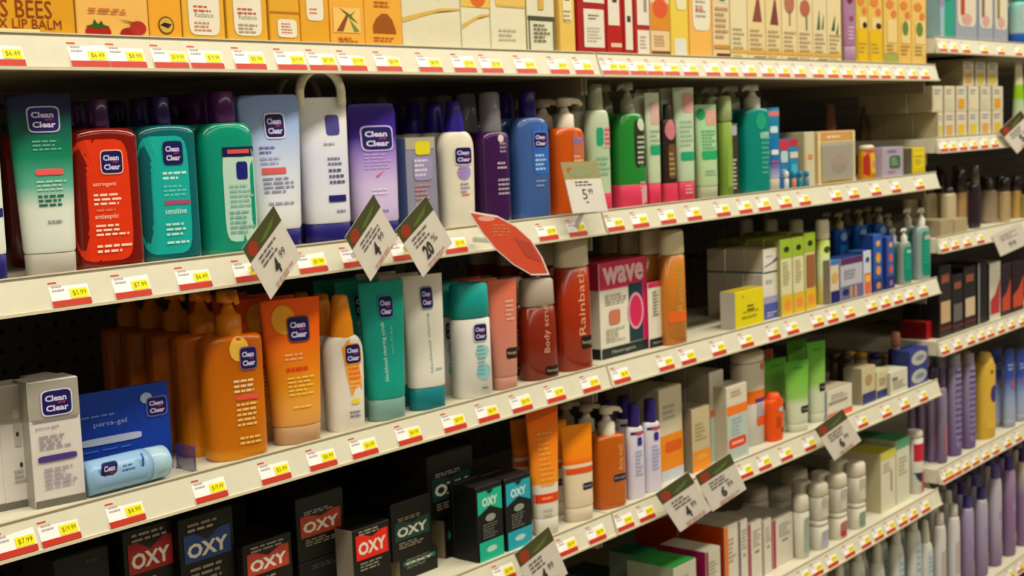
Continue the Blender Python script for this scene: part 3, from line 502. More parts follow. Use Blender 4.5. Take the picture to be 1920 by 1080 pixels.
lb = MB(); draw(lb, [('logo', -.62, .5, .36, .7, '20407c'), ('b', .18, .05, .24, .95, '2060a8'), lines(-.3, .6, .1, 2, '5080b8', .14)], lambda x, z, o: (x*LN/2, -(.0172+o)*math.cos((z-.5)*2.0-.3), .0178+(.0176+o)*math.sin((z-.5)*2.0+.3))); lb.build('printed_label', rt)

R('pump', 'C', 388, 500, 544, 'amber gel pump bottle with orange pump', G((0, 'f0a818'), (.1, 'd87c08'), (.35, 'd87808'), (1, 'c86408'), rough=.14, trans=.25), M('e88410', .3, .1), caph=.26, capw=.42, sh=.95, t=.6, n=3, rz=-.3, rows=5, nd=0,
  art=[('e', .05, .66, .32, .075, 'e8b848'), ('logo', .35, .6, .56, .125, '8a5a70'), lines(-.2, .47, .6, 3, 'f0d098', .03), ('r', -.15, .355, .65, .385, 'e85040'), lines(-.15, .33, .65, 5, 'f0c070', .03), lines(-.1, .13, .65, 2, 'ecc060', .03)])
R('tube', 'C', 512, 604, 560, 'orange scrub tube with frosted cap', G((0, 'e0a050'), (.3, 'd88c10'), (.7, 'e86408'), (1, 'e85408')), M('d0a478', .2, .2), caph=.13, top=1.22, rz=-.35, rows=4, gap=.01,
  art=[('e', -.3, .86, .4, .1, 'e8a028'), ('logo', .18, .79, .72, .16, '7a3c30'), lines(-.4, .62, .6, 2, 'f0b070', .03), lines(-.4, .52, .5, 1, 'e03818', .05), lines(-.4, .46, .7, 5, 'ecc050', .028), lines(-.3, .26, .7, 1, 'ecc050', .03)])
R('tottle', 'C', 612, 687, 553, 'white lotion bottle with orange cap', 'e2dcd0', M('e88c18', .3), caph=.3, capw=.55, sh=.82, t=.6, rz=-.35, rows=3, art=[('p', [(-.3, .62), (.1, .68), (.8, .66), (.75, .3), (.1, .26), (-.1, .42)], 'f0a030'), ('logo', .28, .57, .82, .14, 'f0a030'), lines(.0, .46, .7, 3, 'e86c30', .035), lines(.05, .36, .7, 2, 'f0b060', .03), ('r', .1, .2, .55, .24, 'e8d820'), lines(-.05, .14, .6, 2, '7070a0', .03)])
R('tube', 'C', 690, 762, 528, 'teal scrub tube with vertical lettering and clear cap', '109888', M('8cb8ac', .15, .3), caph=.16, top=1.2, rz=-.35, rows=3, gap=.012, art=[('logo', .1, .82, .62, .15, '3888a0'), ('t', 'blackhead clearing scrub', -.12, .5, .22, .42, 'c8e8dc', 1), ('t', 'oil-free', .25, .58, .12, .2, '80c8bc', 1)])
R('tube', 'C', 766, 837, 515, 'white tube with deep teal cap and vertical lettering', G((0, 'e0dcd0'), (1, 'd8d4c8')), '0c7880', caph=.17, top=1.1, rz=-.35, rows=3, gap=.012, art=[('logo', .12, .83, .56, .15, '8888a0'), ('t', 'blackhead clearing', .1, .5, .18, .44, '7aa8b0', 1), lines(.3, .3, .7, 1, '9ab0b0', .03)])
R('can', 'C', 851, 922, 530, 'white cylinder bottle with wide teal cap', 'e4e2dc', '10a09c', caph=.31, t=.62, top=1.0, n=2.6, rz=-.35, rows=3, gap=.014, art=[('logo', .22, .57, .7, .145, 'c8c4d8'), ('e', .3, .4, .4, .06, 'a8d0d4'), ('e', .35, .22, .42, .07, '90c8cc'), lines(.0, .45, .5, 8, '60b0b8', .035), lines(.2, .08, .7, 1, '707080', .03)])
vt_ = lambda s, c='e0c0a8': [('t', s, .2, .52, .42, .5, c, 1)]
R('tube', 'C', 925, 971, 524, 'coral pink tube with small black label', G((0, 'c08878'), (1, 'd86c50')), 'c8907c', caph=.12, top=1.25, rz=-.35, rows=3, gap=.012, art=[('r', -.1, .28, .95, .38, '281c14'), ('t', 'Neutrogena', .4, .33, .8, .035, 'd8c8a8'), ('l', .1, .8, .7, 5, .04, 'e8b8a0')])
R('can', 'C', 977, 1046, 522, 'dark red body wash bottle with frosted cap', M('8c2810', .2, .15, .3), M('b8a898', .3, .1), caph=.28, t=.6, n=2.6, top=.92, rz=-.35, rows=3, gap=.02, art=vt_('Body scrub', 'd8a890')+[('r', .0, .04, .95, .13, '20140c'), ('t', 'Neutrogena', .45, .085, .7, .035, 'c8b898')])
R('can', 'C', 1044, 1110, 447, 'tall rust red body wash bottle with cream cap', M('a8300c', .22, .1, .3), M('ccc0a4', .35), caph=.22, t=.6, n=2.6, top=.95, rz=-.35, rows=4, gap=.02, art=vt_('Rainbath', 'e8a880')+[('r', .1, .16, .95, .26, '20140c'), ('t', 'Neutrogena', .5, .21, .7, .035, 'c8b898')])
r_, x_, w_, h_ = B('C', 1128, 1216, 488, 'pink and white power cleanser box with large wavy lettering', 'e0dccb', side='d8d0c0', topc='d02c58', d=.07, sb=.035,
  art=[('b', -1, .72, 1, 1, 'd02c58'), ('t', '*wave', -.0, .86, 1.75, .19, 'f0c8d0'), ('b', .2, .12, .78, .74, '103c44'), ('b', .78, .12, 1, .72, 'c82060'), ('e', .48, .44, .34, .2, 'd8a0b0'), ('e', .48, .44, .27, .17, 'd02858'), lines(-.8, .66, .1, 4, 'b0a890', .03), ('r', -.65, .35, -.2, .5, 'c87858'), lines(-.8, .3, .0, 5, 'b0a890', .03), ('b', -1, 0, 1, .11, '102020'), ('t', 'Neutrogena', -.1, .055, 1.0, .05, 'b0b0a0')],
  sart=[('b', -1, .72, 1, 1, 'b82450'), ('b', -1, 0, 1, .11, '102020')])
B('C', 1218, 1256, 528, 'narrow pink and white box with sideways wavy lettering', 'e0dccb', side='c82458', topc='d02c58', d=.035, sb=.03, art=[('t', '*wave', .62, .55, .6, .72, 'd02c58', 1), ('b', -1, .93, 1, 1, 'd02c58'), ('b', -.35, .5, .15, .9, 'd0ccb4'), lines(-.6, .85, .0, 8, '807c70', .05), ('b', -1, 0, 1, .14, '101818'), ('t', 'Neutrogena', 0, .07, 1.4, .05, 'b0b0a0')])
R('can', 'C', 1240, 1287, 431, 'orange clear body wash bottle with cream cap beside pink boxes', M('d08028', .2, .15, .3), M('d4c8a4', .35), caph=.22, t=.6, n=2.6, top=.96, rz=-.35, rows=4, gap=.012, art=[('t', 'Rainbath', .2, .5, .5, .4, 'c0a050', 1), ('b', -.8, .2, .95, .3, 'e06820')])
B('C', 1303, 1350, 482, 'brown cardboard box deep in the shelf', '6a5a38', side='5a4a30', d=.12, sb=.22)
for i, (u0, u1) in enumerate([(1432, 1462)]):
    B('C', u0, u1, 512, 'white carton with blue lower panel, first of three deep', 'dcd8cc', side='b8aea0', d=.037, sb=.02, rows=3, gap=.001, art=[('b', -1, 0, 1, .35, '5058a8'), ('b', -1, .35, 1, .5, 'a0a0c4'), lines(-.6, .14, .6, 2, 'c0c0e0', .06), lines(-.7, .85, .7, 2, 'a8a8b0', .05)])
    zt = SHELF['C'] + (Zat(512, Xat(1447, .02, 1.2), .02)-SHELF['C']) + .0015
    B('C', u0, u1, 466, 'white carton with teal underline stacked above, first of three deep', 'e0dcd0', side='b4aa98', topc='a89c84', d=.037, sb=.02, rows=3, gap=.001, zb=zt, art=[('b', -1, 0, 1, .06, '0c5c58'), ('p', [(-.9, .25), (.8, .5), (.9, .7), (.2, .4), (-.9, .3)], '5a60a8'), lines(-.7, .7, .5, 1, '9aa0b8', .1)], sart=[('b', -1, 0, 1, .06, '0c5c58')])
B('C', 1380, 1433, 543, 'bright yellow carton with black lettering standing alone', 'e0d00c', side='b0aca0', topc='b8a410', d=.03, sb=.006, art=[('l', -.2, .57, .5, 2, .1, '4a4008'), lines(-.5, .42, .7, 1, '8a7c10', .05), lines(-.6, .3, .8, 2, 'a09010', .04), ('e', -.5, .85, .05, .02, '6a6010')])
cl = [(1466, 1487, 449, 'tall lime topped carton, left of four', 'd8d4a8'), (1489, 1509, 445, 'tall lime topped carton, second of four', 'dcd6ac'), (1511, 1530, 437, 'tall lime topped carton with brown panel', 'd8cc90')]
for i, (u0, u1, v, lb, c) in enumerate(cl):
    B('C', u0, u1, v, lb, c, side='90904a', topc='90a428', d=.03, sb=.012, rows=4, art=[('b', -1, .76, 1, 1, '98b828'), ('e', 0, .87, .5, .04, '283010'), ('b', -1, 0, 1, .28, 'dcb428'), ('e', 0, .14, .6, .07, 'e89038'), lines(-.7, .7, .6, 8, 'b0ac80', .04)]+([('b', -.8, .3, .8, .72, '98603c')] if i == 2 else []))
R('can', 'C', 1532, 1556, 412, 'white capped slim tube with yellow foot', G((0, 'e0c428'), (.3, 'dcd080'), (.5, 'd8dcb0'), (1, 'b0c048')), 'd8d4b8', caph=.24, t=.6, rows=4, gap=.035, sb=.02, art=[('e', 0, .65, .6, .04, '3a5028'), lines(-.6, .5, .6, 5, 'a0a078', .04)])
B('C', 1558, 1574, 488, 'small pale pink and yellow carton with navy foot', 'd8c4a8', side='8a8070', topc='2060a0', d=.05, sb=.008, art=[('b', -1, 0, 1, .3, '14186c'), ('e', 0, .6, .7, .12, 'd0a850'), ('b', -1, .9, 1, 1, '2878c0')])
B('C', 1577, 1618, 482, 'wide carton with maroon and blue top', 'b8b8c4', side='7078a0', topc='183878', d=.05, sb=.008, art=[('b', -1, .85, 1, 1, '582860'), ('b', -1, 0, 1, .35, '6a6890'), ('e', -.6, .2, .3, .08, '14186c'), ('b', -.2, .05, .0, .32, 'd09858'), ('b', .2, .05, .4, .32, 'd09858'), lines(-.7, .7, .6, 3, '9090a0', .08)])
B('C', 1620, 1634, 470, 'slim carton with red foot and white upper half', 'c8d0dc', side='304878', topc='2858a0', d=.04, sb=.008, art=[('b', -.8, 0, .8, .5, 'e06838'), ('e', 0, .8, .5, .06, '283c6c'), ('b', -.6, .3, .6, .45, 'e8b860')])
for i, (u0, u1, v) in enumerate([(1560, 1590, 398), (1598, 1626, 392), (1636, 1662, 388), (1652, 1680, 400)]):
    R('pump', 'C', u0, u1, v, ['royal blue pump bottle behind the wide carton, first of four', 'royal blue pump bottle behind the slim carton', 'royal blue pump bottle with pale spots', 'darker blue pump bottle beside the tall blister strips'][i], M(['1048a0', '1460b8', '1458a8', '104890'][i], .25), '9c9068', caph=.2, capw=.45, t=.6, sb=.06+.01*(i % 2), rz=-.3, rows=2, nd=-1, art=[('r', -.5, .3, .6, .6, '2c80d0'), ('e', .1, .7, .5, .05, '88a8d8')])
for i, (u0, u1, v, c) in enumerate([(1639, 1655, 440, '2c5cb0'), (1664, 1677, 444, '3858a8')]):
    B('C', u0, u1, v, ['tall slim blue pack with round orange spots', 'tall slim violet footed pack with red spots'][i], c, side='203c88', d=.03, sb=.008, art=[('e', 0, .85, .5, .05, 'e0a850'), ('e', 0, .6, .55, .09, ['e0a030', 'd05848'][i]), ('e', 0, .38, .55, .08, ['e09838', 'c85858'][i]), ('b', -1, 0, 1, .25, ['30387c', '302068'][i]), ('e', 0, .12, .5, .06, ['d08850', '8070b0'][i])])
R('pump', 'C', 1683, 1708, 428, 'smaller clear bottle with teal label and white pump', M('9aa8a0', .2, .2, .3), 'd8d4c0', caph=.24, capw=.4, t=.6, rz=-.3, n=3, rows=2, nd=-1, art=[('r', -.7, .06, .85, .68, '0c8c70'), ('r', -.2, .56, .6, .62, '90c8b8'), lines(-.4, .5, .6, 5, '30a890', .05)])
R('pump', 'C', 1712, 1743, 390, 'larger clear bottle with teal label and white pump', M('9ab0b0', .2, .2, .3), 'dcd8c4', caph=.25, capw=.4, t=.6, rz=-.3, n=3, rows=2, nd=-1, art=[('r', -.6, .06, .9, .68, '0c8c70'), ('r', -.2, .56, .9, .62, 'c8a8a8'), lines(-.4, .5, .6, 6, '30a890', .05)])

# ---- fourth shelf: black acne cartons
def oxy(u0, u1, v, vb, lb, panel, side='0b0a09', sb=.03, d=.06, grad=None, tz=.5, th=.36, txt='ddd8c8', rows=1, zb=None, **k):
    return B('D', u0, u1, v, lb, '0c0b09', side=side, d=d, sb=sb, zb=zb, art=[('b', -.86, tz-th/2, .86, tz+th/2, panel), ('t', '*OXY', 0, tz-.02, 1.5, th*.52, txt), ('p', [(-.5, tz+th/2), (.5, tz+th/2), (0, tz+th/2-.06)], '201410'), lines(-.7, min(.96, tz+th/2+.06), .75, 2, '9a9080', .035), lines(-.7, tz-th/2-.05, .7, 3, '8a8270', .04)], topc='080706', rows=rows, **k)
Z4 = SHELF['D']
def zpx(u, v, Y=.03): return Zat(v, Xat(u, Y, 1.0), Y)
B('D', 122, 222, 1036, 'plain black carton at the lower left', '0c0b09', side='12100e', d=.06, sb=.06, art=[lines(.1, .93, .8, 1, '3a3630', .05)])
oxy(250, 345, 985, 0, 'black carton with red panel, wide lettering, left end', '9c1c20', tz=.81, th=.2, sb=.05)
oxy(352, 452, 962, 0, 'black carton with blue panel', '24407c', tz=.79, th=.19, sb=.04)
oxy(466, 556, 1012, 0, 'low black carton with orange-red panel', 'b03c28', tz=.8, th=.22, sb=.03, side='1c1a16')
zz = zpx(610, 1040, .05)
B('D', 566, 660, 1043, 'black carton carrying another with a salmon panel', '0c0b09', side='1c1a16', d=.07, sb=.05, art=[lines(-.5, .9, .6, 2, '4a463c', .05)])
oxy(560, 648, 926, 0, 'stacked black carton with salmon panel', 'a83c28', zb=zz+.001, tz=.54, th=.34, sb=.05, d=.07)
oxy(668, 737, 985, 0, 'slim black carton with bright red panel', 'e0200c', tz=.76, th=.32, sb=.02, side='8a8070', d=.05)
zz = zpx(780, 1040, .045)
oxy(752, 822, 1036, 0, 'black carton with green lettering under another', '1c6450', sb=.045, tz=.72, th=.2, side='908468')
oxy(737, 812, 936, 0, 'upper black carton with dark green panel', '144438', zb=zz+.0012, tz=.5, th=.32, sb=.045, d=.08)
zz = zpx(860, 960, .06)
oxy(836, 902, 966, 0, 'black carton with green panel under the tallest stack', '145444', sb=.06, tz=.6, th=.22, side='908468')
oxy(806, 890, 845, 0, 'topmost black carton with dark green panel', '103c34', zb=zz+.0015, tz=.45, th=.36, sb=.06, d=.09, side='2c2822')
for u0, u1, v, lb, c in [(898, 946, 908, 'slim teal and black carton', '14b090'), (951, 999, 892, 'slim cyan and black carton', '1ca0b8')]:
    B('D', u0, u1, v, lb, '0a0b0e', side='0e1012', d=.04, sb=.01, topc='241f1c', rows=2, art=[('b', -.94, .62, .94, .93, c), ('t', '*OXY', 0, .78, 1.2, .12, 'd0e4dc'), ('p', [(-.94, .62), (0, .72), (.94, .62), (0, .6)], '0a0b0e'), ('e', 0, .56, .4, .05, '8a9488'), lines(-.6, .48, .6, 6, '6a6c68', .035), ('b', -.94, .0, .94, .26, c), ('e', 0, .14, .4, .04, 'b0d8cc'), ('p', [(-.3, .93), (.3, .93), (0, .88)], '0a0b0e')])
for i, (u, v, s_) in enumerate([(560, 905, .18), (690, 900, .18), (400, 950, .2), (250, 985, .2), (820, 838, .22)]):
    B('D', u, u+70, v, 'shadowed black carton deep behind ' + ['the salmon panel one', 'the bright red panel one', 'the blue panel one', 'the left end one', 'the topmost one'][i], '141210', side='121010', d=.1, sb=s_, art=[lines(-.6, .9, .6, 2, '3a3830', .05)])
NB = lambda z, x=.45, w=.8: [('r', x-w/2, z-.035, x+w/2, z+.035, '201c38'), ('t', 'Neutrogena', x, z, w*.85, .03, 'b8b8c8')]
R('tube', 'D', 1000, 1048, 764, 'tall orange tube with red band and white foot', G((0, 'd8d4c4'), (.3, 'd8d4c4'), (.31, 'e89020'), (.8, 'ec7408'), (1, 'e45c08')), 'd8d4c4', caph=.14, top=1.3, rz=-.35, rows=1, art=[('b', -.98, .26, .98, .33, 'e03c10'), ('l', -.5, .295, .7, 1, .035, 'f0a060'), lines(-.5, .8, .6, 11, 'f0a040', .04), lines(-.5, .2, .5, 2, 'b0b8a8', .04)])
R('tube', 'D', 1058, 1113, 796, 'orange over cream tube with black label', G((0, 'd8c8ac'), (.52, 'd8c8a8'), (.53, 'e06010'), (.6, 'e88010'), (1, 'f08c08')), 'd8c8b0', caph=.15, top=1.12, rz=-.35, rows=3, gap=.02, art=[('b', -.98, .5, .98, .56, 'd84c10'), ]+NB(.36))
R('pump', 'D', 1112, 1172, 762, 'amber pump bottle with cream pump and black label', GEL('d86c10'), 'dcd4bc', caph=.27, capw=.46, t=.62, n=3, sh=.94, rz=-.3, rows=4, nd=1, art=[('t', 'Acne wash', .4, .5, .36, .26, 'e8b070', 1)]+NB(.3, .4, 1.0))
for i, (u0, u1, v) in enumerate([(1176, 1209, 756), (1206, 1240, 748)]):
    R('bottle', 'D', u0, u1, v, ['white lotion bottle with deep purple cap beside amber pump', 'white lotion bottle with deep purple cap beside orange carton'][i], G((0, 'd4d0dc'), (.5, 'ccc8e0'), (1, 'dcd8dc')), '2c1c74', caph=.24, capw=.6, sh=.86, t=.6, rz=-.3, rows=2, gap=.03, art=[('b', -.8, .68, .9, .71, '38286c'), ('e', .2, .69, .5, .02, 'c04060'), ('r', -.1, .56, .5, .65, '30288c'), lines(-.4, .5, .6, 7, 'a8a4c8', .04)])
B('D', 1240, 1282, 726, 'orange and cream carton with tilted logo', 'd8ccb0', side='b0a888', d=.05, sb=.03, art=[('b', -1, .12, 1, .5, 'ec8c10'), ('r', -.6, .3, .9, .42, 'e05c10'), lines(-.7, .8, .6, 3, 'a0b0a0', .06), ('b', -1, .0, 1, .12, 'c0c8d0')], rows=2)
B('D', 1300, 1333, 764, 'grey-beige carton with orange foot', 'c4b48c', side='8c7c64', topc='9a8c70', d=.05, sb=.02, art=[('b', -1, .0, 1, .33, 'e89018'), lines(-.7, .75, .6, 5, 'a89870', .06), ('e', 0, .22, .6, .05, 'e8a040')])
B('D', 1334, 1360, 696, 'tall white carton with orange mid band', 'd8d0c0', side='b4a890', d=.045, sb=.035, art=[('b', -1, .5, 1, .58, 'ec6c18'), ('b', -1, 0, 1, .5, 'b8ccc0'), ('r', -.4, .22, .6, .36, 'e04820'), lines(-.5, .8, .5, 4, 'c09888', .05)], rows=2)
B('D', 1365, 1403, 722, 'white carton with orange band and red oval logo', 'd8d0bc', side='c0b49c', d=.04, sb=.01, art=[('b', -1, .62, 1, .74, 'f07818'), ('b', -1, 0, 1, .6, 'b4c4bc'), ('r', -.9, .16, .8, .3, 'dc4420'), ('l', -.6, .23, .6, 1, .08, 'f0c0a8'), lines(-.6, .55, .5, 5, '98a8b8', .05), lines(-.6, .93, .6, 2, 'c0a890', .05)])
R('can', 'D', 1376, 1432, 658, 'white bottle with orange middle behind the small cartons', G((0, 'c8c8c8'), (.3, 'd8d4cc'), (.5, 'd8d4cc'), (.52, 'ec7010'), (.66, 'ec7010'), (.68, 'd8ccb4'), (1, 'dcd0bc')), 'd8ccb8', caph=.12, t=.6, n=2.6, sb=.03, art=[('e', .45, .84, .2, .04, 'e05838'), ('b', -.2, .46, .8, .5, '403c80'), ('r', -.1, .2, .8, .3, 'e05c28'), lines(-.1, .43, .8, 5, '9c98b8', .03)])
R('tottle', 'D', 1434, 1468, 736, 'squat vivid orange bottle', 'e85408', 'e04c08', caph=.12, capw=.7, sh=.9, t=.6, n=2.8, sb=.012, art=[('e', .3, .66, .4, .05, 'b8b0c8'), lines(-.4, .5, .5, 5, 'a83808', .05), ('e', .5, .22, .2, .05, '5a2810')])
R('tube', 'D', 1426, 1456, 655, 'slim patterned tube leaning behind the vivid orange bottle', G((0, '8a5c3c'), (.4, '5060a8'), (.6, 'a0a0a0'), (1, 'c06030')), 'b07040', caph=.1, sb=.09, top=.9, art=[('e', .1, .9, .6, .05, 'd06038'), ('e', 0, .5, .5, .08, 'c0b8a0')])
for i, (u0, u1, v, sb) in enumerate([(1474, 1515, 676, .012), (1516, 1547, 640, .02)]):
    R('tube', 'D', u0, u1, v, ['shorter lime green tube with white lower half', 'taller lime green tube with white lower half'][i], G((0, 'ccd0b8'), (.3, 'c4ccb0'), (.42, '88b858'), (.8, '64a838'), (1, '50982c')), 'c8ccb4', caph=.12, top=1.28, rz=-.35, rows=2, gap=.02, sb=sb, art=[('r', .0, .26 if i == 0 else .38, .95, .36 if i == 0 else .48, '1c1c14'), ('t', 'Neutrogena', .5, .31 if i == 0 else .43, .7, .035, 'b0b8a0'), lines(-.3, .9, .6, 1, '3c7820', .03)])
B('D', 1552, 1598, 726, 'low white carton with orange underline', 'dcd6c4', side='8890a8', topc='b8ac94', d=.09, sb=.014, art=[('b', -1, 0, 1, .2, 'dc5c30'), ('b', -.9, .5, .6, .6, '9a9480'), lines(-.7, .8, .6, 2, 'a8a08c', .1)])
for i, (u0, u1, v, c, lb) in enumerate([(1577, 1597, 664, '4a3c28', 'small shadowed glass jar at the back'), (1606, 1626, 660, 'a09478', 'small cream vial carton with gold cap'), (1632, 1652, 662, '888098', 'small pale carton with purple spot'), (1655, 1672, 664, 'a89c80', 'small pale carton behind the stacked white ones')]):
    R('can', 'D', u0, u1, v, lb, c, ['3a3020', 'b08820', '38246c', 'a88838'][i], caph=.22, t=.9, sb=.1, cat='jar', name='jar', rows=2)
B('D', 1617, 1642, 688, 'cream carton with navy base, left of two', 'c8bc98', side='988c70', topc='b0a47c', d=.04, sb=.02, art=[('b', -1, 0, 1, .3, '18246c'), ('e', 0, .65, .5, .15, 'b08c60')])
B('D', 1644, 1668, 694, 'cream carton with navy base, right of two', 'ccc29c', side='988c70', d=.04, sb=.02, art=[('b', -1, 0, 1, .3, '1c2c74'), lines(-.6, .7, .6, 3, '8a8068', .1)])
B('D', 1670, 1702, 694, 'low white carton with grey lettering near shelf end', 'd4cfbc', side='b0a890', d=.05, sb=.012, art=[('b', -.8, .6, -.2, .75, '7a7460'), lines(-.7, .5, .8, 3, '8a8470', .12)])
zz = Z4
for i, lb in enumerate(['lower blue boxed roll with white oval at shelf end', 'upper blue boxed roll with white oval at shelf end']):
    z0 = Z4 + i*.0385
    B('D', 1706, 1740, None, lb, '303c88', side='28346c', d=.04, sb=.012, H=.037, zb=z0, art=[('e', 0, .5, .85, .4, 'b8b8b4'), ('e', .1, .5, .5, .16, '8088a0')])
R('can', 'D', 1672, 1688, 622, 'slim pink tipped vial behind the white boxes', 'b0a898', 'd08868', caph=.3, t=1, sb=.05, name='vial')
B('D', 1690, 1704, 655, 'navy carton behind the boxed rolls', '182c68', d=.03, sb=.04)

# ---- fifth shelf
for i, (u0, u1, v, c, sc, tc_, lb, sb, d) in enumerate([
    (1128, 1172, 1078, 'c8c8b8', '6a7870', '2c6450', 'low white carton with dark green top', .2, .09), (1222, 1256, 1040, 'd0ccb8', '8c988c', '209070', 'white carton with green and teal top', .106, .085), (1266, 1308, 1056, 'd4d0bc', '9aa48c', '38a048', 'low white carton with bright green top', .012, .09),
    (1326, 1353, 1030, 'd8d2c0', 'a01458', 'ccc4b0', 'white carton with magenta side', .012, .09), (1361, 1386, 984, 'dcd6c4', 'c44408', 'b8b0a0', 'white carton with rust orange side, behind the magenta one', .02, .09)]):
    B('E', u0, u1, v, lb, c, side=sc, topc=tc_, d=d, sb=sb, art=[lines(-.6, .8, .6, 6, 'a8a290', .06)]+([('b', -1, 0, -.5, 1, 'e87818')] if i == 4 else [])+([('b', -1, 0, -.7, 1, 'a01858')] if i == 3 else []), rows=2 if i == 4 else 1)
for i, (u0, u1, v, st, lb) in enumerate([(1388, 1404, 975, '3c3070', 'tall slim white carton with dark violet stripe'), (1406, 1430, 978, 'a01848', 'tall white carton with crimson stripe'), (1432, 1448, 974, 'b0a898', 'tall slim white carton beside the crimson one'), (1450, 1488, 968, 'b02850', 'tall white carton with rose stripe and script')]):
    B('E', u0, u1, v, lb, 'dad4c4', side=st if i in (1, 3) else 'c0b8a4', topc='b4ac9c', d=.09, sb=.02+.004*i, art=[('b', -1, 0, -.72, 1, st), lines(-.4, .85, .8, 6, 'a8a290', .05), ('l', -.1, .5, .6, 1, .08, '807868')])
def cap(u0, u1, v, lb, lab, sb=.012, rows=2, caph=.26, **k):
    return R('can', 'E', u0, u1, v, lb, 'dcd8c8', M('dcd4c0', .3), caph=caph, t=.85, n=3, sb=sb, rows=rows, gap=.003, rz=-.1, art=[('r', -.6, .08, .85, .66, lab), lines(-.5, .6, .7, 6, 'a8a494', .05)], cat='bottle', **k)
cap(1394, 1438, 912, 'white capped bottle behind the crimson striped carton', 'd4d0c0', sb=.13, rows=1)
cap(1440, 1486, 918, 'white capped bottle behind the rose striped carton', 'd4d0c0', sb=.13, rows=1)
cap(1466, 1512, 878, 'tall white capped bottle, highest of its row', 'd0ccbc', sb=.125, rows=1)
cap(1490, 1516, 928, 'slim white bottle with green edge stripe', '9ab0a0', sb=.012, rows=1)
for u0, u1, v0, v1, c, nm_ in [(1518, 1551, 973, 905, 'b4b4cc', 'violet striped'), (1553, 1586, 958, 888, 'b83038', 'red labelled'), (1588, 1621, 940, 866, '7c9c80', 'green labelled')]:
    _, a_, b_, H_ = cap(u0, u1, v0, 'short ' + nm_ + ' white bottle carrying another', c, sb=.008, caph=.2)
    cap(u0, u1, v1, 'white bottle standing on the ' + nm_ + ' one', 'd4d0c0', sb=.008, zb=SHELF['E']+H_+.0008, caph=.36)
B('E', 1653, 1680, 846, 'large white carton with yellow top corner', 'd8d4bc', side='c0b894', topc='c0b838', d=.10, sb=.02, art=[('b', -1, .88, 1, 1, 'ccc848'), ('b', .3, .3, .5, .65, '9a9070'), lines(-.7, .8, .6, 3, 'b0a88c', .06)])
B('E', 1682, 1706, 822, 'large white carton with green top', 'd4d4bc', side='c0c0a0', topc='3c9868', d=.10, sb=.02, art=[('b', -1, .86, 1, 1, '58a880'), lines(-.7, .7, .6, 5, 'b0a88c', .06)])
R('can', 'E', 1700, 1731, 806, 'round white tub with crimson and navy bands at shelf end', 'd8d4cc', 'd8d4c8', caph=.12, t=.95, top=1, sb=.014, cat='jar', name='tub', art=[('b', -.95, .52, .95, .8, 'c02438'), ('b', -.95, .0, .0, .34, '203050'), ('b', 0, .02, .95, .34, 'c83048')])
# ---- lowest shelf of the near units
for i, (u, v) in enumerate([(1500, 1035), (1530, 1020), (1562, 1030), (1596, 985), (1632, 1000), (1668, 960), (1700, 935), (1722, 975)]):
    R('pump' if i % 3 == 0 else 'tottle', 'F', u, u+27, v, 'white bottle on the lowest shelf, ' + ['leftmost', 'second from left', 'third from left', 'fourth from left', 'fifth from left', 'sixth from left', 'seventh from left', 'at the end'][i], G((0, 'b8c0c4'), (1, 'd0d0c4')), 'd4d0c0', caph=.3, capw=.45, sh=.8, t=.65, rows=2, gap=.01, sb=.02, art=[('r', -.5, .2, .7, .6, 'b8c4cc'), lines(-.3, .5, .5, 4, '8a98a8', .06)])

# ---- far shelving unit
B('a', 1762, 1790, None, 'teal pack with pale patterned edge', '2c9c84', side='88a8b0', d=.03, H=.16, art=[('b', -1, 0, -.4, 1, '98b4c0'), ('e', -.7, .5, .3, .08, '9a88b0'), lines(-.2, .6, .8, 2, '208a78', .06)])
for i, (u0, u1) in enumerate([(1793, 1832), (1835, 1862), (1864, 1890)]):
    B('a', u0, u1, None, ['white and grey pack with red and green print', 'white and grey pack with brown print', 'white and grey pack with pink print'][i], '98a0b0', d=.025, H=.16, side='9098b0', art=[('r', -.9, .2, .9, .85, 'd8d0bc'), ('b', -1, .85, 1, 1, '706c88'), ('b', -.6, .35, -.2, .75, ['b04830', '7a6450', '8a7c30'][i]), ('e', 0, .3, .5, .08, 'd0a098')], rows=2)
R('bottle', 'a', 1893, 1925, None, 'pale aqua bottle with blue foot', G((0, '183c98'), (.25, '2858a8'), (.3, '98b4b0'), (1, '80b8b0')), '28a090', H=.13, caph=.2, capw=.5, t=.6, rows=2, art=[('r', -.5, .4, .7, .7, 'a8bcb0')])
k = 0
for row, (z0, n) in enumerate([(0, 6), (1, 6), (2, 3)]):
    for i in range(n):
        u = 1746 + i*22.5 + (0 if row < 2 else 58)
        zb = SHELF['b'] + row*.056
        pos = ['left end', 'second from left', 'third from left', 'fourth from left', 'fifth from left', 'right end'][i] if n == 6 else ['left', 'middle', 'right'][i]
        dx = 14 if row == 0 and i == 0 else 0
        B('b', u+dx if dx else u+3, u+22, None, 'white and yellow carton, ' + ['bottom layer', 'middle layer', 'top layer'][row] + ', ' + pos, ['d8d0b8', 'd4ccb4', 'd8ccb0', 'd0ccb8'][(i+row) % 4], side='a89c78', topc='c0a870', d=.055, sb=.014+row*.002, H=.0548, zb=zb, rows=3,
          art=[('b', -.7, .1, .5, .5, ['d8c038', 'dcd0b0', 'd0a050', 'c8c8b0', 'd8b828', 'd8a018'][(i*2+row) % 6]), lines(-.7, .85, .6, 2, '9c98a8', .12)])
        k += 1
#B('b', 1750, 1772, None, 'small white carton alone at the left of the shelf joint', 'd0c8ac', side='887c5c', d=.05, sb=.12, H=.12, rows=2)
R('tube', 'b', 1898, 1922, None, 'white tube with lime green band beside the carton stack', G((0, 'b8c0a8'), (.35, 'a0b890'), (.4, '80b010'), (.6, '80b010'), (.65, 'c8c0a0'), (1, 'c8bc9c')), 'a8b898', H=.17, caph=.15, top=.8)
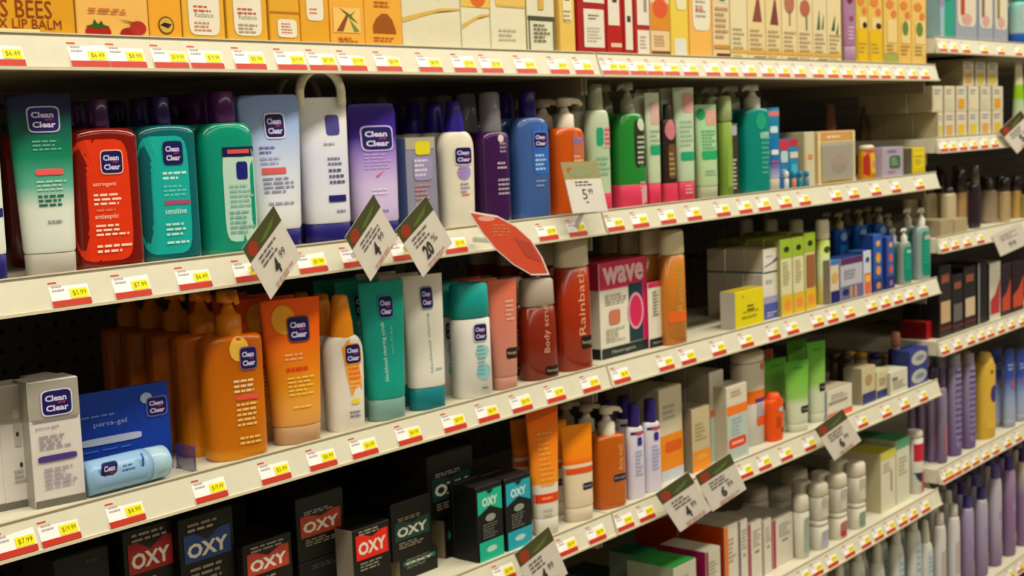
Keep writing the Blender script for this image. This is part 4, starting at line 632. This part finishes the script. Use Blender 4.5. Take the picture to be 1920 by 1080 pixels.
# glass bottles
GL = lambda h, a=.6: M(h, .12, .2, .4, a)
gb = [(1766, 1792, 352, 'square glass bottle with pale liquid', 'dccca4', '3a342a', .12, .5), (1790, 1812, 318, 'slim amber glass bottle with gold cap', 'c49c68', '2c241c', .38, .8), (1817, 1838, 310, 'dark glass bottle with grey cap', '342430', '5a5450', .3, .6), (1838, 1872, 340, 'round smoky glass bottle', 'b09c80', '4c463c', .2, .35),
      (1874, 1894, 334, 'tan glass bottle behind the tilted card', 'ccae80', '2c2018', .3, .7), (1896, 1914, 330, 'golden glass bottle with dark cap', 'd4ac60', '30201c', .35, .8), (1915, 1935, 345, 'yellow-green glass bottle cut by the edge', 'a8a058', '30281c', .3, .7)]
for i, (u0, u1, v, lb, c, cc, ch, cw) in enumerate(gb):
    R('bottle', 'c', u0, u1, v, lb, GL(c, .85), M(cc, .2, 0, .4), caph=ch, capw=cw, sh=.75 if i == 3 else .92, n=3 if i != 3 else 2, t=.6, rows=3, sb=.02+.02*(i % 2), gap=.02)
B('c', 1790, 1814, 410, 'small cream carton between glass bottles', 'ac9c78', side='98886c', d=.04, sb=.006)
B('c', 1764, 1788, 412, 'small cream carton at the left of the glass bottles', 'a89878', side='9c8c70', d=.04, sb=.006, rows=2)
# black and red packs
bp = [(1762, 1784, 498, '2a2020', 'c8a880', 'black pack with tan panel'), (1786, 1806, 515, '1c1a1a', '6a6460', 'black pack with grey stripe'), (1808, 1830, 500, '241c1c', 'd0b898', 'black pack with cream triangle'), (1833, 1852, 492, '181616', '8c8c90', 'black pack with silver edge'),
      (1856, 1876, 492, 'd0ccb8', 'b83038', 'white and red pack'), (1878, 1896, 495, '2c1c28', 'c04830', 'dark pack with orange-red sweep'), (1898, 1920, 490, '241418', 'c84828', 'black pack with orange-red flame at the edge')]
for i, (u0, u1, v, c, pc, lb) in enumerate(bp):
    B('d', u0, u1, v, lb, c, side='181412', topc=c, d=.04, sb=.012, rows=2, art=([('b', -.8, .2, .8, .5, pc), ('b', -.7, .76, .6, .88, '8a5038'), ('b', -1, .1, 1, .14, '6a2028')] if i < 3 else [('b', -.9, .0, -.6, 1, pc)] if i == 3 else [('p', [(-.9, .1), (.8, .1), (.9, .7), (0, .45), (-.9, .35)], pc)]))
B('d', 1738, 1757, 602, 'low red carton at the shelf joint', 'b81420', side='7a1018', topc='a83020', d=.06, sb=.03)
B('d', 1722, 1742, 560, 'tall cream box deep at the shelf joint', 'b0a080', side='a89878', d=.05, sb=.1)
B('d', 1690, 1712, 606, 'dark red box deepest at the shelf joint', '781018', side='701018', d=.08, sb=.17)
R('can', 'd', 1664, 1684, 606, 'cream bottle deepest at the shelf joint', 'b89878', 'a08068', caph=.3, sb=.27, t=.8)
# purple bottles
for i, u in enumerate([1777, 1803]):
    R('bottle', 'e', u, u+26, 662, 'tall shimmering purple bottle, ' + ['left', 'right'][i] + ' of two', G((0, '6a5484'), (.5, '8c7ca0'), (1, '948aa4')), '9a90a0', caph=.12, capw=.7, t=.7, rows=4, art=[('r', -.8, .08, .9, .87, '8a7cac'), lines(-.7, .82, .8, 12, '54447c', .06)])
R('bottle', 'e', 1758, 1776, 690, 'slim mauve bottle at the shelf joint', G((0, '705c80'), (1, '8c7c98')), '54405c', caph=.2, capw=.6, t=.7, rows=4, art=[('r', -.5, .1, .7, .4, 'a06878')])
R('tottle', 'e', 1828, 1866, 660, 'tall yellow lotion bottle with violet oval', 'd8b040', 'd8b850', caph=.12, capw=.6, sh=.92, t=.6, rows=2, gap=.01, art=[('e', .3, .52, .5, .1, '3c2c74'), ('e', 0, .78, .2, .02, '6a5420'), ('b', -.7, .12, .8, .24, 'e0b040')], rz=-.2)
R('bottle', 'e', 1864, 1880, 672, 'slim dark yellow bottle behind the lotion bottle', 'a88438', '907030', caph=.15, capw=.6, t=.7, sb=.05)
for i, u in enumerate([1880, 1902]):
    R('tube', 'e', u, u+24, 655, ['blue fading tube beside the yellow bottle', 'blue fading tube at the edge'][i], G((0, 'a0acc8'), (.3, '8898c0'), (.6, '30489c'), (1, '24347c')), 'a0a8b8', caph=.12, top=1.0, rows=2, art=[('e', .2, .55, .5, .06, '9c5878'), ('l', -.6, .8, .6, 2, .05, '98a8d8')])
# lilac and white bottles on the lowest shelf
for j in range(6):
    for i in range(7):
        u = 1750 + i*26 - j*10; Y = .015 + j*.056
        if u > 1925: continue
        kind = i < 2
        X = 0
        R('bottle', 'f', u+j*0, u+24-j, None, ('white' if kind else 'lilac') + ' lotion bottle with ' + 'cap, ' + ['front', 'second', 'third', 'fourth', 'fifth', 'back'][j] + ' row, ' + ['leftmost', 'second', 'third', 'fourth', 'fifth', 'sixth', 'last'][i] + ' from left',
          G((0, 'b8bcc8'), (1, 'd0ccc8')) if kind else G((0, '7c6488'), (.6, ['9480a8', 'a094b4', 'b0a8bc', '8c6c98', '8c7098'][i-2]), (1, ['a498b8', 'b0a8bc', 'b8b0bc', '9c88a8', 'c8c0a8'][i-2])), 'ccc8bc' if kind else ['38306c', '5c5498', '443a80'][(i+j) % 3], H=.25 if i > 3 else .215, caph=.13, capw=.62, sh=.84, t=.75, sb=Y, rz=-.2, art=[('e', .1, .5, .4, .05, '9c90b8')] if not kind else [('r', -.5, .25, .7, .6, 'b8a8a8')])
# loop hangers on the white tube
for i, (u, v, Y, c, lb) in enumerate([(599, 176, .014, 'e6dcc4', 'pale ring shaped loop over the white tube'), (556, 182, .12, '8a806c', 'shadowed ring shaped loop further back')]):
    X = Xat(u, Y, 1.53); Zc = Zat(v, X, Y); rr = .0285
    o = MB(); V = [[X + rr*math.cos(t)*.97, Y, Zc + rr*math.sin(t)] for t in [math.pi*k/24 - .1 for k in range(27)]]
    V[0][2] -= .01; V[-1][2] -= .012
    o.tube([(p[0]-X, p[1]-Y, p[2]-Zc) for p in V], .0052, M(c, .3)); q = o.build('loop_hanger'); q.location = (X, Y, Zc); q.rotation_euler = (0, 0, -.2)
    q['label'] = lb; q['category'] = 'hanger'; q['group'] = 'loop hangers on the second shelf'

# ------------------------------------------------------------------ cards clipped to the rails
def sign(label, quad, Y, art, rot=-.2, stem=None, base='d6cfc4', name='price_card', outline=None, shelf='B', grp='diamond sale cards'):
    cu = sum(p[0] for p in quad)/4; cv = sum(p[1] for p in quad)/4
    X = Xat(cu, Y, SHELF[shelf]); P0 = Vector((X, Y, Zat(cv, X, Y))); n = Vector((math.sin(rot), -math.cos(rot), 0))
    tl, tr, br, bl = [hit_plane(u, v, P0, n) - P0 for u, v in quad]
    ex = ((tr-tl)+(br-bl))/4; ez = ((tl-bl)+(tr-br))/4
    root = empty(name, P0, 0, label, 'sign', grp)
    def fn(x, z, o): return ex*x + ez*(2*z-1) + n*o
    b = MB(); ol = outline or [(-1, 0), (1, 0), (1, 1), (-1, 1)]; k = len(ol)
    fr = [fn(x, z, .0003) for x, z in ol]; bk = [fn(x, z, -.0005) for x, z in ol]
    b.add(fr+bk, [tuple(range(k)), tuple(range(2*k-1, k-1, -1))]+[(i, k+i, k+(i+1) % k, (i+1) % k) for i in range(k)], base); b.build('card', root)
    lb = MB(); draw(lb, art, lambda x, z, o: fn(x, z, o+.0002)); lb.build('printed_face', root)
    # clear clip from card back to the rail
    c = MB(); a = Vector(stem or (0, 0, 0)); end = Vector((a.x, -RP-.002-P0.y, SHELF[shelf]-.014-P0.z)); 
    c.tube([a*0 + Vector((a.x*.6, .002, min(.0, end.z+.02))), (Vector((a.x, .004, end.z*.6))), end], [.0032, .003, .0036], M('c4c4c4', .15, 0, .3, .55)); c.build('clear_clip', root)
    return root
def sale(price, sup, band='4a4a2c'):
    return [('b', -1, .72, 1, 1, band), ('e', -.62, .84, .26, .11, '983820'), ('p', [(-.3, .8), (.3, .86), (.8, .9), (.5, .8), (0, .76)], '587030'),
            ('l', -.6, .63, .55, 3, .075, '6a6460'), ('t', '*'+price, -.08 if len(price) < 2 else -.15, .28, .28 if len(price) < 2 else .5, .26, '38342f'), ('t', sup, .36, .36, .3, .13, '4a4640'), ('l', -.5, .09, .7, 2, .055, 'c09080')]
sign('diamond sale card reading 4.99 below the mint bottle', [(455, 470), (513, 382), (565, 485), (508, 558)], -.045, sale('4', '99'), -.25)
sign('diamond sale card reading 4.99 below the purple tube', [(648, 447), (700, 362), (748, 450), (695, 525)], -.045, sale('4', '99'), -.25)
sign('diamond sale card reading 20% below the lotion bottle', [(743, 436), (797, 364), (850, 460), (792, 516)], -.045, sale('20', '%'), -.25)
sign('upright white price card with peach band on second shelf', [(1053, 305), (1121, 302), (1141, 396), (1076, 400)], -.03, [('b', -1, .66, 1, 1, 'a8a070'), ('e', -.6, .84, .22, .06, 'c86838'), ('e', 0, .8, .7, .1, '98a478'), ('b', -1, 0, 1, .66, 'e8e4dc'), ('l', -.5, .6, .5, 2, .06, '505050'), ('t', '5', -.1, .36, .26, .2, '303030'), ('t', '99', .25, .41, .26, .11, '303030'), ('l', -.1, .2, .1, 1, .06, '505050')], -.3)
sign('diamond sale card reading 4.99 below the orange carton', [(1230, 927), (1288, 884), (1336, 957), (1274, 997)], -.04, sale('4', '99'), -.25, shelf='D')
sign('diamond sale card reading 6.99 below the white cartons', [(1308, 893), (1364, 848), (1404, 918), (1332, 958)], -.04, sale('6', '99'), -.25, shelf='D')
sign('diamond sale card reading 6.99 below the lime tubes', [(1528, 804), (1578, 767), (1616, 826), (1564, 864)], -.04, sale('6', '99'), -.25, shelf='D')
sign('diamond sale card reading 4.99 cut by the lower picture edge', [(966, 1040), (1026, 986), (1066, 1076), (1000, 1126)], -.04, sale('4', '99'), -.25, shelf='D')
sign('tilted dark banded sale card beside the white and yellow cartons', [(1873, 245), (1913, 207), (1947, 250), (1907, 288)], -.03, sale('5', '99', '4a3c20'), -.25, shelf='b')
sign('tilted white sale card below the glass bottles', [(1862, 440), (1912, 418), (1932, 455), (1874, 482)], -.03, [('l', -.6, .8, .6, 3, .1, '8a8880'), ('t', '99', 0, .3, .5, .26, '5a5850')], -.25, shelf='c')
ol = [(-1, 1), (-.72, .97), (-.3, .93), (.15, .78), (.55, .55), (.82, .28), (1, 0), (.55, .0), (.1, .17), (-.35, .42), (-.7, .7)]
ol = ol[::-1]
cx, cz = 0, .5
inn = [(x*.93+.01, (z-.5)*.93+.497) for x, z in ol]
sign('red leaf shaped hanging promotion card with white edge', [(876, 396), (1031, 396), (1031, 517), (876, 517)], -.07, [('p', inn, 'd45034'), ('e', -.55, .88, .2, .04, 'e8a090'), ('l', -.4, .78, .2, 4, .05, 'd87850'), ('p', [(.1, .6), (.5, .5), (.8, .2), (.4, .3)], 'b84838')], -.25, base='e8e0dc', outline=ol, name='promotion_card', grp='promotion cards')
